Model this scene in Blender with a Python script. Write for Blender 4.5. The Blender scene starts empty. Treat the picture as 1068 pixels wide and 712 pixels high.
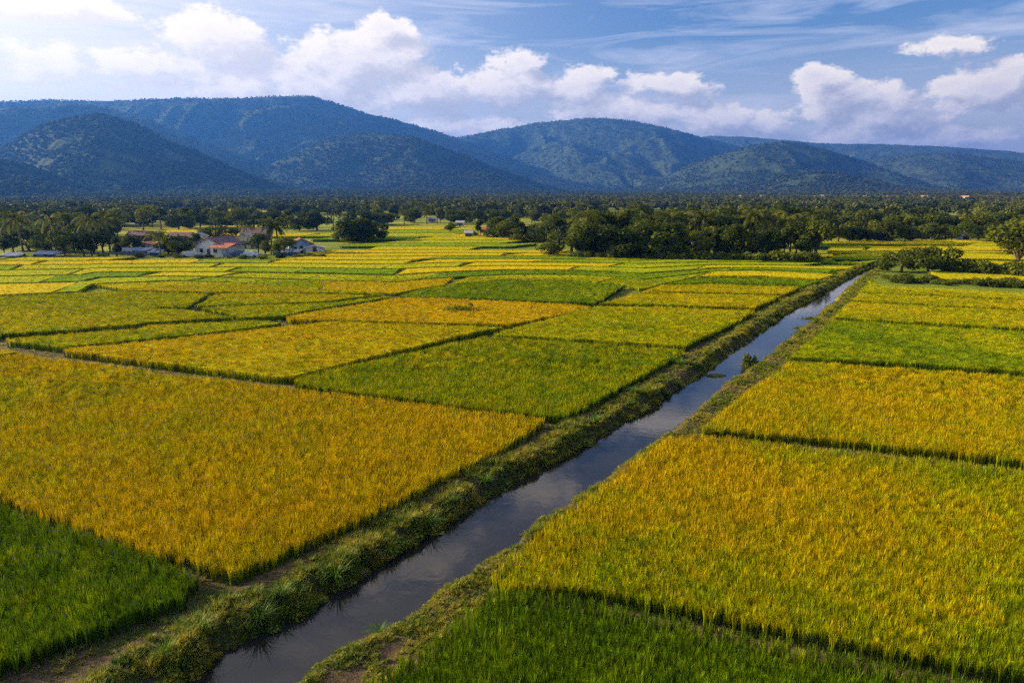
import bpy, math, random
import numpy as np
from mathutils import Vector
random.seed(7); rng = np.random.default_rng(7)
S = bpy.context.scene
COL = S.collection
H = 14.0; F = 712.0; PITCH = math.atan((356 - 201.5) / F)
CP, SP = math.cos(PITCH), math.sin(PITCH)

# ---------------------------------------------------------------- survey helpers
def ray(u, v):
    a = (u - 534) / F; b = (356 - v) / F
    return np.array([a, CP + b * SP, -SP + b * CP])
def gp(u, v, z=0.0):
    d = ray(u, v); t = (z - H) / d[2]
    return np.array([d[0] * t, d[1] * t])
def gpl(pts, z=0.0): return np.array([gp(u, v, z) for u, v in pts])

# ---------------------------------------------------------------- noise
_P = rng.random((256, 256))
def vnoise(x, y):
    xi = np.floor(x).astype(int); yi = np.floor(y).astype(int)
    fx = x - xi; fy = y - yi; fx = fx * fx * (3 - 2 * fx); fy = fy * fy * (3 - 2 * fy)
    a = _P[xi & 255, yi & 255]; b = _P[(xi + 1) & 255, yi & 255]
    c = _P[xi & 255, (yi + 1) & 255]; d = _P[(xi + 1) & 255, (yi + 1) & 255]
    return (a * (1 - fx) + b * fx) * (1 - fy) + (c * (1 - fx) + d * fx) * fy
def fbm(x, y, o=4, g=0.5):
    s = 0; a = 1; n = 0
    for i in range(o):
        s = s + a * vnoise(x * 2 ** i + 17.3 * i, y * 2 ** i + 9.1 * i); n += a; a *= g
    return s / n
def ridged(x, y, o=5):
    s = 0; a = 1; n = 0
    for i in range(o):
        s = s + a * (1 - np.abs(2 * vnoise(x * 2 ** i + 31.7 * i, y * 2 ** i + 3.3 * i) - 1)); n += a; a *= 0.5
    return s / n
def sstep(a, b, x):
    t = np.clip((x - a) / (b - a), 0, 1); return t * t * (3 - 2 * t)

def inpoly(px, py, poly):
    r = np.zeros(px.shape, bool); n = len(poly)
    for i in range(n):
        x1, y1 = poly[i]; x2, y2 = poly[(i + 1) % n]
        c = ((y1 > py) != (y2 > py))
        with np.errstate(divide='ignore', invalid='ignore'):
            xx = (x2 - x1) * (py - y1) / (y2 - y1) + x1
        r ^= c & (px < xx)
    return r
def dist_line(px, py, line):
    d = np.full(px.shape, 1e9)
    for i in range(len(line) - 1):
        ax, ay = line[i]; bx, by = line[i + 1]
        vx, vy = bx - ax, by - ay; L = vx * vx + vy * vy + 1e-12
        t = np.clip(((px - ax) * vx + (py - ay) * vy) / L, 0, 1)
        d = np.minimum(d, np.hypot(px - ax - t * vx, py - ay - t * vy))
    return d

# ---------------------------------------------------------------- mesh helpers
class MB:
    def __init__(s): s.v = []; s.f = []; s.n = 0; s.h = []
    def add(s, v, f, h=None):
        v = np.asarray(v, float).reshape(-1, 3)
        s.v.append(v); s.f += [tuple(i + s.n for i in q) for q in f]
        s.h.append(np.zeros(len(v)) if h is None else np.asarray(h, float)); s.n += len(v)
    def box(s, x0, x1, y0, y1, z0, z1):
        v = [(x, y, z) for z in (z0, z1) for x, y in ((x0, y0), (x1, y0), (x1, y1), (x0, y1))]
        s.add(v, [(3, 2, 1, 0), (4, 5, 6, 7), (0, 1, 5, 4), (1, 2, 6, 5), (2, 3, 7, 6), (3, 0, 4, 7)])
    def tube(s, path, rad, n=6):
        path = [Vector(p) for p in path]; vs = []; fs = []
        for i, p in enumerate(path):
            t = (path[min(i + 1, len(path) - 1)] - path[max(i - 1, 0)]).normalized()
            a = t.orthogonal().normalized(); b = t.cross(a)
            for k in range(n):
                an = 2 * math.pi * k / n; q = p + (a * math.cos(an) + b * math.sin(an)) * rad[i]
                vs.append(tuple(q))
        for i in range(len(path) - 1):
            for k in range(n):
                k2 = (k + 1) % n
                fs.append((i * n + k, i * n + k2, (i + 1) * n + k2, (i + 1) * n + k))
        fs.append(tuple(range(n - 1, -1, -1))); fs.append(tuple((len(path) - 1) * n + k for k in range(n)))
        s.add(vs, fs)
    def mesh(s, name, mat, smooth=False, attr=False):
        me = bpy.data.meshes.new(name)
        V = np.concatenate(s.v) if s.v else np.zeros((0, 3))
        me.from_pydata(V.tolist(), [], s.f); me.materials.append(mat)
        if attr:
            a = me.attributes.new('h', 'FLOAT', 'POINT'); a.data.foreach_set('value', np.concatenate(s.h).astype(np.float32))
        if smooth: me.polygons.foreach_set('use_smooth', [True] * len(me.polygons))
        return me
    def obj(s, name, mat, parent=None, smooth=False):
        return link(name, s.mesh(name, mat, smooth), parent)
def quads_mesh(name, V, mat, n=4, attrs=None, smooth=False):
    """V: (k*n,3) vertices, every n consecutive ones a face."""
    V = np.asarray(V, np.float32).reshape(-1, 3); k = len(V) // n
    me = bpy.data.meshes.new(name); me.vertices.add(len(V)); me.loops.add(len(V)); me.polygons.add(k)
    me.vertices.foreach_set('co', V.ravel()); me.loops.foreach_set('vertex_index', np.arange(len(V), dtype=np.int32))
    me.polygons.foreach_set('loop_start', np.arange(0, len(V), n, dtype=np.int32))
    me.update(calc_edges=True); me.materials.append(mat)
    for nm, val in (attrs or {}).items():
        a = me.attributes.new(nm, 'FLOAT', 'POINT'); a.data.foreach_set('value', np.asarray(val, np.float32))
    return me
def grid_mesh(name, X, Y, Z, mat, attrs=None, wrap=False):
    r, c = X.shape; me = bpy.data.meshes.new(name)
    co = np.stack([X, Y, Z], -1).reshape(-1, 3).astype(np.float32)
    i = np.arange(r - 1)[:, None]; j = np.arange(c if wrap else c - 1)[None, :]; j2 = (j + 1) % c
    q = np.stack([i * c + j, i * c + j2, (i + 1) * c + j2, (i + 1) * c + j], -1).reshape(-1, 4).astype(np.int32)
    me.vertices.add(len(co)); me.loops.add(q.size); me.polygons.add(len(q))
    me.vertices.foreach_set('co', co.ravel()); me.loops.foreach_set('vertex_index', q.ravel())
    me.polygons.foreach_set('loop_start', np.arange(0, q.size, 4, dtype=np.int32))
    me.polygons.foreach_set('use_smooth', np.ones(len(q), bool))
    me.update(calc_edges=True); me.materials.append(mat)
    for nm, val in (attrs or {}).items():
        a = me.attributes.new(nm, 'FLOAT', 'POINT'); a.data.foreach_set('value', np.asarray(val, np.float32).ravel())
    return me
def link(name, me, parent=None):
    o = bpy.data.objects.new(name, me); COL.objects.link(o)
    if parent: o.parent = parent
    return o
def tag(o, label=None, cat=None, group=None, kind=None):
    if label: o['label'] = label
    if cat: o['category'] = cat
    if group: o['group'] = group
    if kind: o['kind'] = kind
    return o
def empty(name, loc, rz=0, sc=1.0):
    o = bpy.data.objects.new(name, None); COL.objects.link(o)
    o.location = loc; o.rotation_euler = (0, 0, rz); o.scale = (sc,) * 3 if np.isscalar(sc) else sc
    o.empty_display_size = 0.3
    return o

# ---------------------------------------------------------------- materials
def newmat(name):
    m = bpy.data.materials.new(name); m.use_nodes = True; nt = m.node_tree; nt.nodes.clear()
    return m, nt
def N(nt, t, **kw):
    n = nt.nodes.new(t)
    for k, v in kw.items():
        if isinstance(k, str) and k.startswith('i_'):
            n.inputs[int(k[2:])].default_value = v
        else: setattr(n, k, v)
    return n
def L(nt, a, b): nt.links.new(a, b)
def math_(nt, op, a, b=None, c=None, clamp=False):
    n = N(nt, 'ShaderNodeMath', operation=op); n.use_clamp = clamp
    for i, x in enumerate((a, b, c)):
        if x is None: continue
        if isinstance(x, (int, float)): n.inputs[i].default_value = x
        else: L(nt, x, n.inputs[i])
    return n.outputs[0]
def mixc(nt, f, a, b, mode='MIX'):
    n = N(nt, 'ShaderNodeMix', data_type='RGBA', blend_type=mode)
    for i, x in ((0, f), (6, a), (7, b)):
        if isinstance(x, (int, float)): n.inputs[i].default_value = x
        elif isinstance(x, tuple): n.inputs[i].default_value = (*x[:3], 1)
        else: L(nt, x, n.inputs[i])
    return n.outputs[2]
def ramp(nt, f, stops, interp='LINEAR'):
    n = N(nt, 'ShaderNodeValToRGB'); cr = n.color_ramp; cr.interpolation = interp
    while len(cr.elements) > 1: cr.elements.remove(cr.elements[-1])
    cr.elements[0].position = stops[0][0]; cr.elements[0].color = (*stops[0][1], 1)
    for p, c in stops[1:]:
        e = cr.elements.new(p); e.color = (*c, 1)
    L(nt, f, n.inputs[0]); return n.outputs[0]
def noise(nt, vec, scale, detail=3, rough=0.55, dist=0.0, out=0):
    n = N(nt, 'ShaderNodeTexNoise'); n.inputs['Scale'].default_value = scale; n.inputs['Detail'].default_value = detail
    n.inputs['Roughness'].default_value = rough; n.inputs['Distortion'].default_value = dist
    if vec is not None: L(nt, vec, n.inputs['Vector'])
    return n.outputs[out]
def geopos(nt): return N(nt, 'ShaderNodeNewGeometry').outputs['Position']
def mapr(nt, x, a, b, c, d):
    n = N(nt, 'ShaderNodeMapRange'); n.inputs[1].default_value = a; n.inputs[2].default_value = b
    n.inputs[3].default_value = c; n.inputs[4].default_value = d; L(nt, x, n.inputs[0]); return n.outputs[0]
def bump(nt, h, strength, dist):
    n = N(nt, 'ShaderNodeBump'); n.inputs['Strength'].default_value = strength; n.inputs['Distance'].default_value = dist
    L(nt, h, n.inputs['Height']); return n.outputs[0]
def leafy(nt, col, trans=0.35, rough=0.6, normal=None, spec=0.10):
    p = N(nt, 'ShaderNodeBsdfPrincipled'); p.inputs['Roughness'].default_value = rough
    p.inputs['Specular IOR Level'].default_value = spec; L(nt, col, p.inputs['Base Color'])
    t = N(nt, 'ShaderNodeBsdfTranslucent'); L(nt, col, t.inputs['Color'])
    if normal is not None: L(nt, normal, p.inputs['Normal'])
    m = N(nt, 'ShaderNodeMixShader'); m.inputs[0].default_value = trans
    L(nt, p.outputs[0], m.inputs[1]); L(nt, t.outputs[0], m.inputs[2])
    o = N(nt, 'ShaderNodeOutputMaterial'); L(nt, m.outputs[0], o.inputs[0])
def plain(name, col, rough=0.8, var=0.15, scale=3.0, spec=0.3, metal=0.0):
    m, nt = newmat(name); n = noise(nt, geopos(nt), scale, 5)
    f = mapr(nt, n, 0.3, 0.7, 0, 1)
    c = mixc(nt, f, tuple(x * (1 - var) for x in col), tuple(min(1, x * (1 + var)) for x in col))
    p = N(nt, 'ShaderNodeBsdfPrincipled'); p.inputs['Roughness'].default_value = rough; p.inputs['Specular IOR Level'].default_value = spec
    p.inputs['Metallic'].default_value = metal
    L(nt, c, p.inputs['Base Color']); L(nt, bump(nt, n, 0.2, 0.05), p.inputs['Normal'])
    o = N(nt, 'ShaderNodeOutputMaterial'); L(nt, p.outputs[0], o.inputs[0]); return m

RIPE = [(0.0, (0.070, 0.150, 0.003)), (0.3, (0.19, 0.29, 0.003)), (0.5, (0.41, 0.43, 0.002)), (0.72, (0.60, 0.455, 0.002)), (1.0, (0.66, 0.435, 0.003))]
def rice_mat():
    m, nt = newmat('rice')
    a = N(nt, 'ShaderNodeAttribute', attribute_type='INSTANCER', attribute_name='ripe').outputs['Fac']
    h = N(nt, 'ShaderNodeAttribute', attribute_type='GEOMETRY', attribute_name='h').outputs['Fac']
    rnd = N(nt, 'ShaderNodeObjectInfo').outputs['Random']
    r = math_(nt, 'ADD', a, math_(nt, 'MULTIPLY', math_(nt, 'SUBTRACT', rnd, 0.5), 0.27), clamp=True)
    # leaves below the ears stay greener than the ripening tips
    lo = math_(nt, 'SUBTRACT', math_(nt, 'MULTIPLY', r, 0.62), 0.02, clamp=True)
    hh = mapr(nt, h, 0.35, 0.8, 0, 1)
    rr = math_(nt, 'ADD', math_(nt, 'MULTIPLY', math_(nt, 'SUBTRACT', r, lo), hh), lo)
    c = ramp(nt, rr, RIPE)
    wn_ = N(nt, 'ShaderNodeTexWhiteNoise', noise_dimensions='1D'); L(nt, math_(nt, 'MULTIPLY', rnd, 91.7), wn_.inputs['W'])
    rv = mapr(nt, wn_.outputs[0], 0, 1, 0.44, 1.16)
    v = N(nt, 'ShaderNodeVectorMath', operation='SCALE'); L(nt, c, v.inputs[0]); L(nt, rv, v.inputs['Scale'])
    leafy(nt, v.outputs[0], 0.27, 0.7, spec=.04); return m
def canopy_mat():
    m, nt = newmat('rice_understorey')
    a = N(nt, 'ShaderNodeAttribute', attribute_type='GEOMETRY', attribute_name='ripe').outputs['Fac']
    pos = geopos(nt)
    n1 = noise(nt, pos, 1.3, 5, 0.7); n2 = noise(nt, pos, 0.09, 3)
    r = math_(nt, 'ADD', a, math_(nt, 'ADD', math_(nt, 'MULTIPLY', math_(nt, 'SUBTRACT', n1, 0.5), 0.5), math_(nt, 'MULTIPLY', math_(nt, 'SUBTRACT', n2, 0.5), 0.5)), clamp=True)
    c = ramp(nt, r, RIPE)
    leafy(nt, c, 0.05, 0.95, spec=.03, normal= bump(nt, n1, 1.0, 0.35)); return m
def soil_mat():
    m, nt = newmat('soil')
    pos = geopos(nt)
    n1 = noise(nt, pos, 0.8, 6, 0.65); n2 = noise(nt, pos, 9, 5, 0.7); n3 = noise(nt, pos, 0.12, 3)
    dirt = ramp(nt, n2, [(0.3, (0.055, 0.036, 0.020)), (0.55, (0.13, 0.088, 0.048)), (0.75, (0.22, 0.155, 0.088))])
    grass = ramp(nt, n2, [(0.3, (0.035, 0.045, 0.010)), (0.7, (0.12, 0.12, 0.025))])
    f = mapr(nt, math_(nt, 'ADD', n1, math_(nt, 'MULTIPLY', math_(nt, 'SUBTRACT', n3, 0.5), 0.6)), 0.46, 0.6, 0, 1)
    c = mixc(nt, f, dirt, grass)
    # far lowland is meadow and scrub
    g = N(nt, 'ShaderNodeAttribute', attribute_type='GEOMETRY', attribute_name='meadow').outputs['Fac']
    n4 = noise(nt, pos, 0.012, 4, 0.6)
    mead = ramp(nt, n4, [(0.35, (0.07, 0.13, 0.010)), (0.5, (0.22, 0.26, 0.010)), (0.65, (0.42, 0.34, 0.012))])
    c = mixc(nt, g, c, mead)
    p = N(nt, 'ShaderNodeBsdfPrincipled'); p.inputs['Roughness'].default_value = 0.9; p.inputs['Specular IOR Level'].default_value = 0.15
    L(nt, c, p.inputs['Base Color']); L(nt, bump(nt, math_(nt, 'ADD', n2, n1), 0.9, 0.12), p.inputs['Normal'])
    o = N(nt, 'ShaderNodeOutputMaterial'); L(nt, p.outputs[0], o.inputs[0]); return m
def water_mat():
    m, nt = newmat('canal_water'); pos = geopos(nt)
    n = noise(nt, pos, 1.6, 4, 0.6, 0.6); n2 = noise(nt, pos, 0.25, 3)
    p = N(nt, 'ShaderNodeBsdfPrincipled'); p.inputs['Base Color'].default_value = (0.020, 0.019, 0.017, 1)
    L(nt, mapr(nt, n2, 0.4, 0.7, 0.01, 0.06), p.inputs['Roughness']); p.inputs['IOR'].default_value = 1.45
    p.inputs['Specular IOR Level'].default_value = 0.5
    L(nt, bump(nt, n, 0.08, 0.04), p.inputs['Normal'])
    o = N(nt, 'ShaderNodeOutputMaterial'); L(nt, p.outputs[0], o.inputs[0]); return m
def foliage_mat(name, dark, light, trans=0.3, instancer=False):
    m, nt = newmat(name); pos = geopos(nt)
    rnd = N(nt, 'ShaderNodeObjectInfo').outputs['Random']
    n1 = noise(nt, pos, 0.9, 3, 0.6)
    f = math_(nt, 'ADD', math_(nt, 'MULTIPLY', n1, 0.7), math_(nt, 'MULTIPLY', rnd, 0.55))
    c = ramp(nt, mapr(nt, f, 0.2, 1.0, 0, 1), [(0, dark), (0.5, tuple((a + b) / 2.3 for a, b in zip(dark, light))), (1, light)])
    leafy(nt, c, trans, 0.65, spec=0.06); return m
def grass_mat(name, cols):
    m, nt = newmat(name)
    rnd = N(nt, 'ShaderNodeObjectInfo').outputs['Random']; n1 = noise(nt, geopos(nt), 0.45, 3, 0.6)
    f = math_(nt, 'ADD', math_(nt, 'MULTIPLY', n1, 0.9), math_(nt, 'MULTIPLY', rnd, 0.35))
    c = ramp(nt, mapr(nt, f, 0.3, 0.95, 0, 1), cols)
    leafy(nt, c, 0.35, 0.5, spec=0.2); return m
def hill_mat():
    m, nt = newmat('hill_forest'); pos = geopos(nt)
    vo = N(nt, 'ShaderNodeTexVoronoi'); vo.inputs['Scale'].default_value = 0.085; L(nt, pos, vo.inputs['Vector'])
    n1 = noise(nt, pos, 0.02, 6, 0.65); n2 = noise(nt, pos, 0.003, 4, 0.6)
    f = math_(nt, 'ADD', math_(nt, 'MULTIPLY', n1, 0.6), math_(nt, 'MULTIPLY', n2, 0.5))
    c = ramp(nt, f, [(0.38, (0.022, 0.040, 0.017)), (0.55, (0.055, 0.080, 0.026)), (0.72, (0.085, 0.105, 0.034))])
    p = N(nt, 'ShaderNodeBsdfPrincipled'); p.inputs['Roughness'].default_value = 0.95; p.inputs['Specular IOR Level'].default_value = 0.05
    L(nt, c, p.inputs['Base Color'])
    hgt = math_(nt, 'ADD', math_(nt, 'MULTIPLY', vo.outputs['Distance'], -0.06), n1)
    L(nt, bump(nt, hgt, 1.0, 22.0), p.inputs['Normal'])
    o = N(nt, 'ShaderNodeOutputMaterial'); L(nt, p.outputs[0], o.inputs[0]); return m

M_rice = rice_mat(); M_can = canopy_mat(); M_soil = soil_mat(); M_water = water_mat(); M_hill = hill_mat()
M_leafA = foliage_mat('leaf_dark', (0.018, 0.040, 0.007), (0.13, 0.165, 0.016))
M_leafB = foliage_mat('leaf_mid', (0.028, 0.055, 0.008), (0.20, 0.22, 0.020))
M_palm = foliage_mat('palm_leaf', (0.035, 0.062, 0.010), (0.22, 0.23, 0.03), 0.35)
M_bush = foliage_mat('bush_leaf', (0.03, 0.06, 0.01), (0.20, 0.23, 0.02))
M_far = foliage_mat('far_leaf', (0.018, 0.036, 0.010), (0.15, 0.165, 0.028), 0.15)
M_bark = plain('bark', (0.12, 0.09, 0.065), 0.9, 0.35, 4)
M_pbark = plain('palm_bark', (0.20, 0.165, 0.12), 0.9, 0.3, 4)
M_grass = grass_mat('bank_grass', [(0, (0.045, 0.095, 0.010)), (0.35, (0.14, 0.20, 0.014)), (0.62, (0.34, 0.32, 0.022)), (1, (0.50, 0.34, 0.05))])
M_tus = grass_mat('tussock_grass', [(0, (0.07, 0.14, 0.015)), (0.6, (0.13, 0.24, 0.02)), (1, (0.22, 0.32, 0.03))])

# ---------------------------------------------------------------- the canal's course (surveyed edges, water level)
WZ = -0.42
Lpx = [(-60, 850), (60, 780), (170, 712), (280, 652), (350, 611), (400, 578), (485, 527), (535, 499), (595, 464), (625, 447), (660, 426), (700, 402), (740, 379), (771, 357), (798, 338), (815, 329), (843, 314), (866, 301), (882, 291), (900, 282), (920, 275), (950, 268), (990, 262)]
Rpx = [(60, 900), (210, 790), (305, 716), (350, 684), (424, 644), (468, 612), (518, 576), (582, 530), (636, 496), (669, 472), (709, 442), (727, 427), (753, 405), (778, 389), (805, 368), (831, 347), (858, 326), (873, 312), (884, 301), (896, 290), (912, 281), (950, 271), (990, 265)]
def resample(line, n, jit=0.0, seed=0):
    seg = np.hypot(*np.diff(line, axis=0).T); s = np.concatenate([[0], np.cumsum(seg)])
    t = np.linspace(0, s[-1], n)
    out = np.stack([np.interp(t, s, line[:, 0]), np.interp(t, s, line[:, 1])], 1)
    return out
Lpx = [(u + (8 if 390 < v < 720 else 0) + (6 if 330 < v < 480 else 0), v) for u, v in Lpx]
Rpx = [(u - (1 if 290 < v < 450 else 0), v) for u, v in Rpx]
EL = gpl(Lpx, WZ); ER = gpl(Rpx, WZ)
CANAL = np.concatenate([EL, ER[::-1]])
def canal_sd(x, y):
    d = np.minimum(dist_line(x, y, EL), dist_line(x, y, ER))
    return np.where(inpoly(x, y, CANAL), -d, d)
def left_side(x, y):  # nearer the left edge
    return dist_line(x, y, EL) < dist_line(x, y, ER)
def ground_h(x, y):
    sh = x.shape; x = x.ravel(); y = y.ravel(); z = np.zeros(x.shape)
    z += (fbm(x * 0.6, y * 0.6, 3) - 0.5) * 0.08 * (np.hypot(x, y) < 200)
    m = (y > 4) & (y < 240) & (x > -20) & (x < 160)
    if m.any():
        xm, ym = x[m], y[m]
        d = canal_sd(xm, ym) + (fbm(xm * .8, ym * .8, 4) - 0.5) * 1.0
        lf = left_side(xm, ym)
        n = fbm(xm * 0.9 + 5, ym * 0.9, 4)
        top = np.where(lf, 0.02 + 0.34 * n, 0.03 + 0.15 * n)
        zz = np.where(d < 0, WZ - 0.5 * sstep(0, 0.7, -d), WZ - 0.03 + (top - WZ) * sstep(0, 0.75, d))
        w = np.where(lf, sstep(1.7, 2.6, d), sstep(0.9, 1.5, d))
        zz = zz * (1 - w) + (z[m] + 0.02) * w
        z[m] = zz
    return z.reshape(sh)

# ground: one sheet out past the hills
fine = np.radians(np.linspace(-42, 42, 760)); coarse = np.radians(np.linspace(42, 318, 90)[1:-1])
az = np.concatenate([fine, coarse])
rr = np.concatenate([[0.01], np.geomspace(6, 240, 620), np.geomspace(245, 9000, 120)])
A, R = np.meshgrid(az, rr); X = R * np.sin(A); Y = R * np.cos(A); Z = ground_h(X, Y)
mead = sstep(62, 130, R)
Z -= 0.25 * sstep(160, 220, R)
ground = tag(link('ground', grid_mesh('ground', X, Y, Z, M_soil, {'meadow': mead}, wrap=True)), kind='structure')

n = 240
a_ = resample(EL, n); b_ = resample(ER, n); dd = b_ - a_; ln = np.hypot(*dd.T)[:, None]; dd = dd / ln
a_ = a_ - dd * 0.7; b_ = b_ + dd * 0.7
Xw = np.stack([a_[:, 0], b_[:, 0]], 1); Yw = np.stack([a_[:, 1], b_[:, 1]], 1)
tag(link('canal_water', grid_mesh('canal_water', Xw, Yw, np.full(Xw.shape, WZ), M_water)), kind='structure')

# ---------------------------------------------------------------- plant prototypes (only ever drawn as instances of the crop)
def blade(V, Hh, x0, y0, ang, lean, height, w, seg=3, droop=0.0, h0=0.0):
    dx, dy = math.cos(ang), math.sin(ang); wx, wy = -dy * w / 2, dx * w / 2
    pts = []
    for i in range(seg + 1):
        t = i / seg; out = lean * (t ** 1.6); z = height * (t - droop * t ** 3)
        ww = (1 - 0.75 * t ** 1.5) if i < seg else 0.12
        pts.append((x0 + dx * out, y0 + dy * out, z, ww, t))
    for i in range(seg):
        a, b = pts[i], pts[i + 1]
        V += [(a[0] - wx * a[3], a[1] - wy * a[3], a[2]), (a[0] + wx * a[3], a[1] + wy * a[3], a[2]),
              (b[0] + wx * b[3], b[1] + wy * b[3], b[2]), (b[0] - wx * b[3], b[1] - wy * b[3], b[2])]
        Hh += [a[4], a[4], b[4], b[4]]
def proto(name, V, Hh, mat):
    me = quads_mesh(name, V, mat, 4, {'h': Hh}); return bpy.data.objects.new(name, me)
def rice_clump(name, nb, spread, hgt, w, patch=0.0, ncl=1, seg=3):
    V = []; Hh = []
    for c in range(ncl):
        cx, cy = (random.uniform(-patch, patch), random.uniform(-patch, patch)) if ncl > 1 else (0, 0)
        hs = random.uniform(0.95, 1.05)
        for k in range(nb):
            a = random.uniform(0, 2 * math.pi); r = random.uniform(0, 0.05)
            ear = random.random() < 0.45
            if ear: blade(V, Hh, cx + r * math.cos(a), cy + r * math.sin(a), a, random.uniform(0.6, 1.0) * spread, hgt * hs * random.uniform(1.0, 1.18), w * 1.5, seg, 0.2)
            else: blade(V, Hh, cx + r * math.cos(a), cy + r * math.sin(a), a, random.uniform(0.1, 0.8) * spread, hgt * hs * random.uniform(0.8, 1.08), w, seg, 0.05)
    return proto(name, V, Hh, M_rice)
RN = [rice_clump('rice_plant', 26, 0.155, 0.80, 0.016, seg=4) for i in range(5)]
RM = [rice_clump('rice_patch_mid', 12, 0.18, 0.80, 0.028, patch=0.24, ncl=5, seg=3) for i in range(4)]
RF = [rice_clump('rice_patch_far', 8, 0.22, 0.80, 0.05, patch=0.5, ncl=9, seg=2) for i in range(4)]
def grass_clump(nb, spread, hgt, w, mat, name='grass'):
    V = []; Hh = []
    for k in range(nb):
        a = random.uniform(0, 2 * math.pi); r = random.uniform(0, 0.12) * spread
        blade(V, Hh, r * math.cos(a), r * math.sin(a), a, random.uniform(0.15, 1.0) * spread, hgt * random.uniform(0.55, 1.1), w, 4, random.uniform(0.05, 0.5))
    return proto(name, V, Hh, mat)
GN_ = [grass_clump(34, 0.34, 0.5, 0.022, M_grass) for i in range(3)] + [grass_clump(26, 0.28, 0.75, 0.02, M_grass)]
GS = [grass_clump(22, 0.2, 0.18, 0.018, M_grass) for i in range(3)]
# broad-leaved bank weeds
def weed():
    V = []; Hh = []
    for k in range(60):
        th = random.uniform(0, 6.283); r = 0.3 * math.sqrt(random.random()); z = 0.32 * (1 - (r / 0.34) ** 2) * random.uniform(0.5, 1)
        c = Vector((r * math.cos(th), r * math.sin(th), z)); nrm = Vector((random.gauss(0, .5), random.gauss(0, .5), 1)).normalized()
        a = nrm.orthogonal().normalized() * 0.05; b = nrm.cross(a)
        V += [tuple(c - a - b), tuple(c + a - b * .6), tuple(c + a + b), tuple(c - a + b * .6)]; Hh += [z] * 4
    return proto('weed', V, Hh, M_grass)
GW = [weed() for i in range(3)]

def scatter_group(protos):
    """geometry nodes: put plants on the loose points of the mesh, keep its faces"""
    g = bpy.data.node_groups.new('planting', 'GeometryNodeTree')
    g.interface.new_socket('Geometry', in_out='INPUT', socket_type='NodeSocketGeometry')
    g.interface.new_socket('Geometry', in_out='OUTPUT', socket_type='NodeSocketGeometry')
    gi = g.nodes.new('NodeGroupInput'); go = g.nodes.new('NodeGroupOutput')
    j = g.nodes.new('GeometryNodeJoinGeometry')
    for p in reversed(protos):
        oi = g.nodes.new('GeometryNodeObjectInfo'); oi.inputs['Object'].default_value = p; oi.inputs['As Instance'].default_value = True
        g.links.new(oi.outputs['Geometry'], j.inputs[0])
    ip = g.nodes.new('GeometryNodeInstanceOnPoints'); ip.inputs['Pick Instance'].default_value = True
    def at(nm, t='FLOAT'):
        n = g.nodes.new('GeometryNodeInputNamedAttribute'); n.data_type = t; n.inputs[0].default_value = nm; return n.outputs[0]
    g.links.new(gi.outputs[0], ip.inputs['Points']); g.links.new(j.outputs[0], ip.inputs['Instance'])
    g.links.new(at('plant', 'BOOLEAN'), ip.inputs['Selection']); g.links.new(at('pick', 'INT'), ip.inputs['Instance Index'])
    cx = g.nodes.new('ShaderNodeCombineXYZ'); g.links.new(at('rot'), cx.inputs[2])
    g.links.new(cx.outputs[0], ip.inputs['Rotation']); g.links.new(at('size'), ip.inputs['Scale'])
    j2 = g.nodes.new('GeometryNodeJoinGeometry')
    g.links.new(gi.outputs[0], j2.inputs[0]); g.links.new(ip.outputs[0], j2.inputs[0]); g.links.new(j2.outputs[0], go.inputs[0])
    return g
def planted(name, base_v, base_f, mat, pts, ripe_base, ripe_pts, picks, sizes, group):
    nb = len(base_v); me = bpy.data.meshes.new(name)
    V = np.concatenate([np.asarray(base_v, float).reshape(-1, 3), pts]) if nb else pts
    me.from_pydata(V.tolist(), [], base_f); me.materials.append(mat)
    k = len(pts)
    def fa(nm, t, vals, key='value', dt=np.float32):
        a = me.attributes.new(nm, t, 'POINT'); a.data.foreach_set(key, np.asarray(vals).astype(dt))
    fa('ripe', 'FLOAT', np.concatenate([ripe_base, ripe_pts])); fa('plant', 'BOOLEAN', np.concatenate([np.zeros(nb), np.ones(k)]), dt=bool)
    fa('pick', 'INT', np.concatenate([np.zeros(nb), picks]), dt=np.int32); fa('size', 'FLOAT', np.concatenate([np.ones(nb), sizes]))
    fa('rot', 'FLOAT', rng.random(nb + k) * 6.283)
    o = link(name, me); md = o.modifiers.new('planting', 'NODES'); md.node_group = group
    return o
G_rice = scatter_group(RN + RM + RF)

def poly_samples(poly, s, r0, r1, inset=0.0):
    x0, y0 = poly.min(0); x1, y1 = poly.max(0)
    xs = np.arange(x0, x1, s); ys = np.arange(y0, y1, s)
    if len(xs) == 0 or len(ys) == 0: return np.zeros((0, 2))
    Xg, Yg = np.meshgrid(xs, ys); p = np.stack([Xg.ravel(), Yg.ravel()], 1); p += (rng.random(p.shape) - 0.5) * s * 0.75
    r = np.hypot(p[:, 0], p[:, 1]); m = (r >= r0) & (r < r1)
    a = np.abs(np.arctan2(p[:, 0], p[:, 1])); m &= (a < math.radians(47)) | (r < 25)
    p = p[m]
    if not len(p): return p
    p = p[inpoly(p[:, 0], p[:, 1], poly)]
    if inset > 0 and len(p):
        p = p[dist_line(p[:, 0], p[:, 1], np.concatenate([poly, poly[:1]])) > inset]
    return p
RICE_H = 0.86
def rough_poly(px, z, step=1.6, amp=0.12):
    w = gpl(px, z); out = []
    for i in range(len(w)):
        a, b = w[i], w[(i + 1) % len(w)]; k = max(1, min(60, int(np.hypot(*(b - a)) / step)))
        for j in range(k):
            p = a + (b - a) * j / k
            if j: p = p + np.array([fbm(p[0:1] * .5, p[1:2] * .5)[0] - .5, fbm(p[0:1] * .5 + 40, p[1:2] * .5)[0] - .5]) * amp * 4
            out.append(p)
    return np.array(out)
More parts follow.
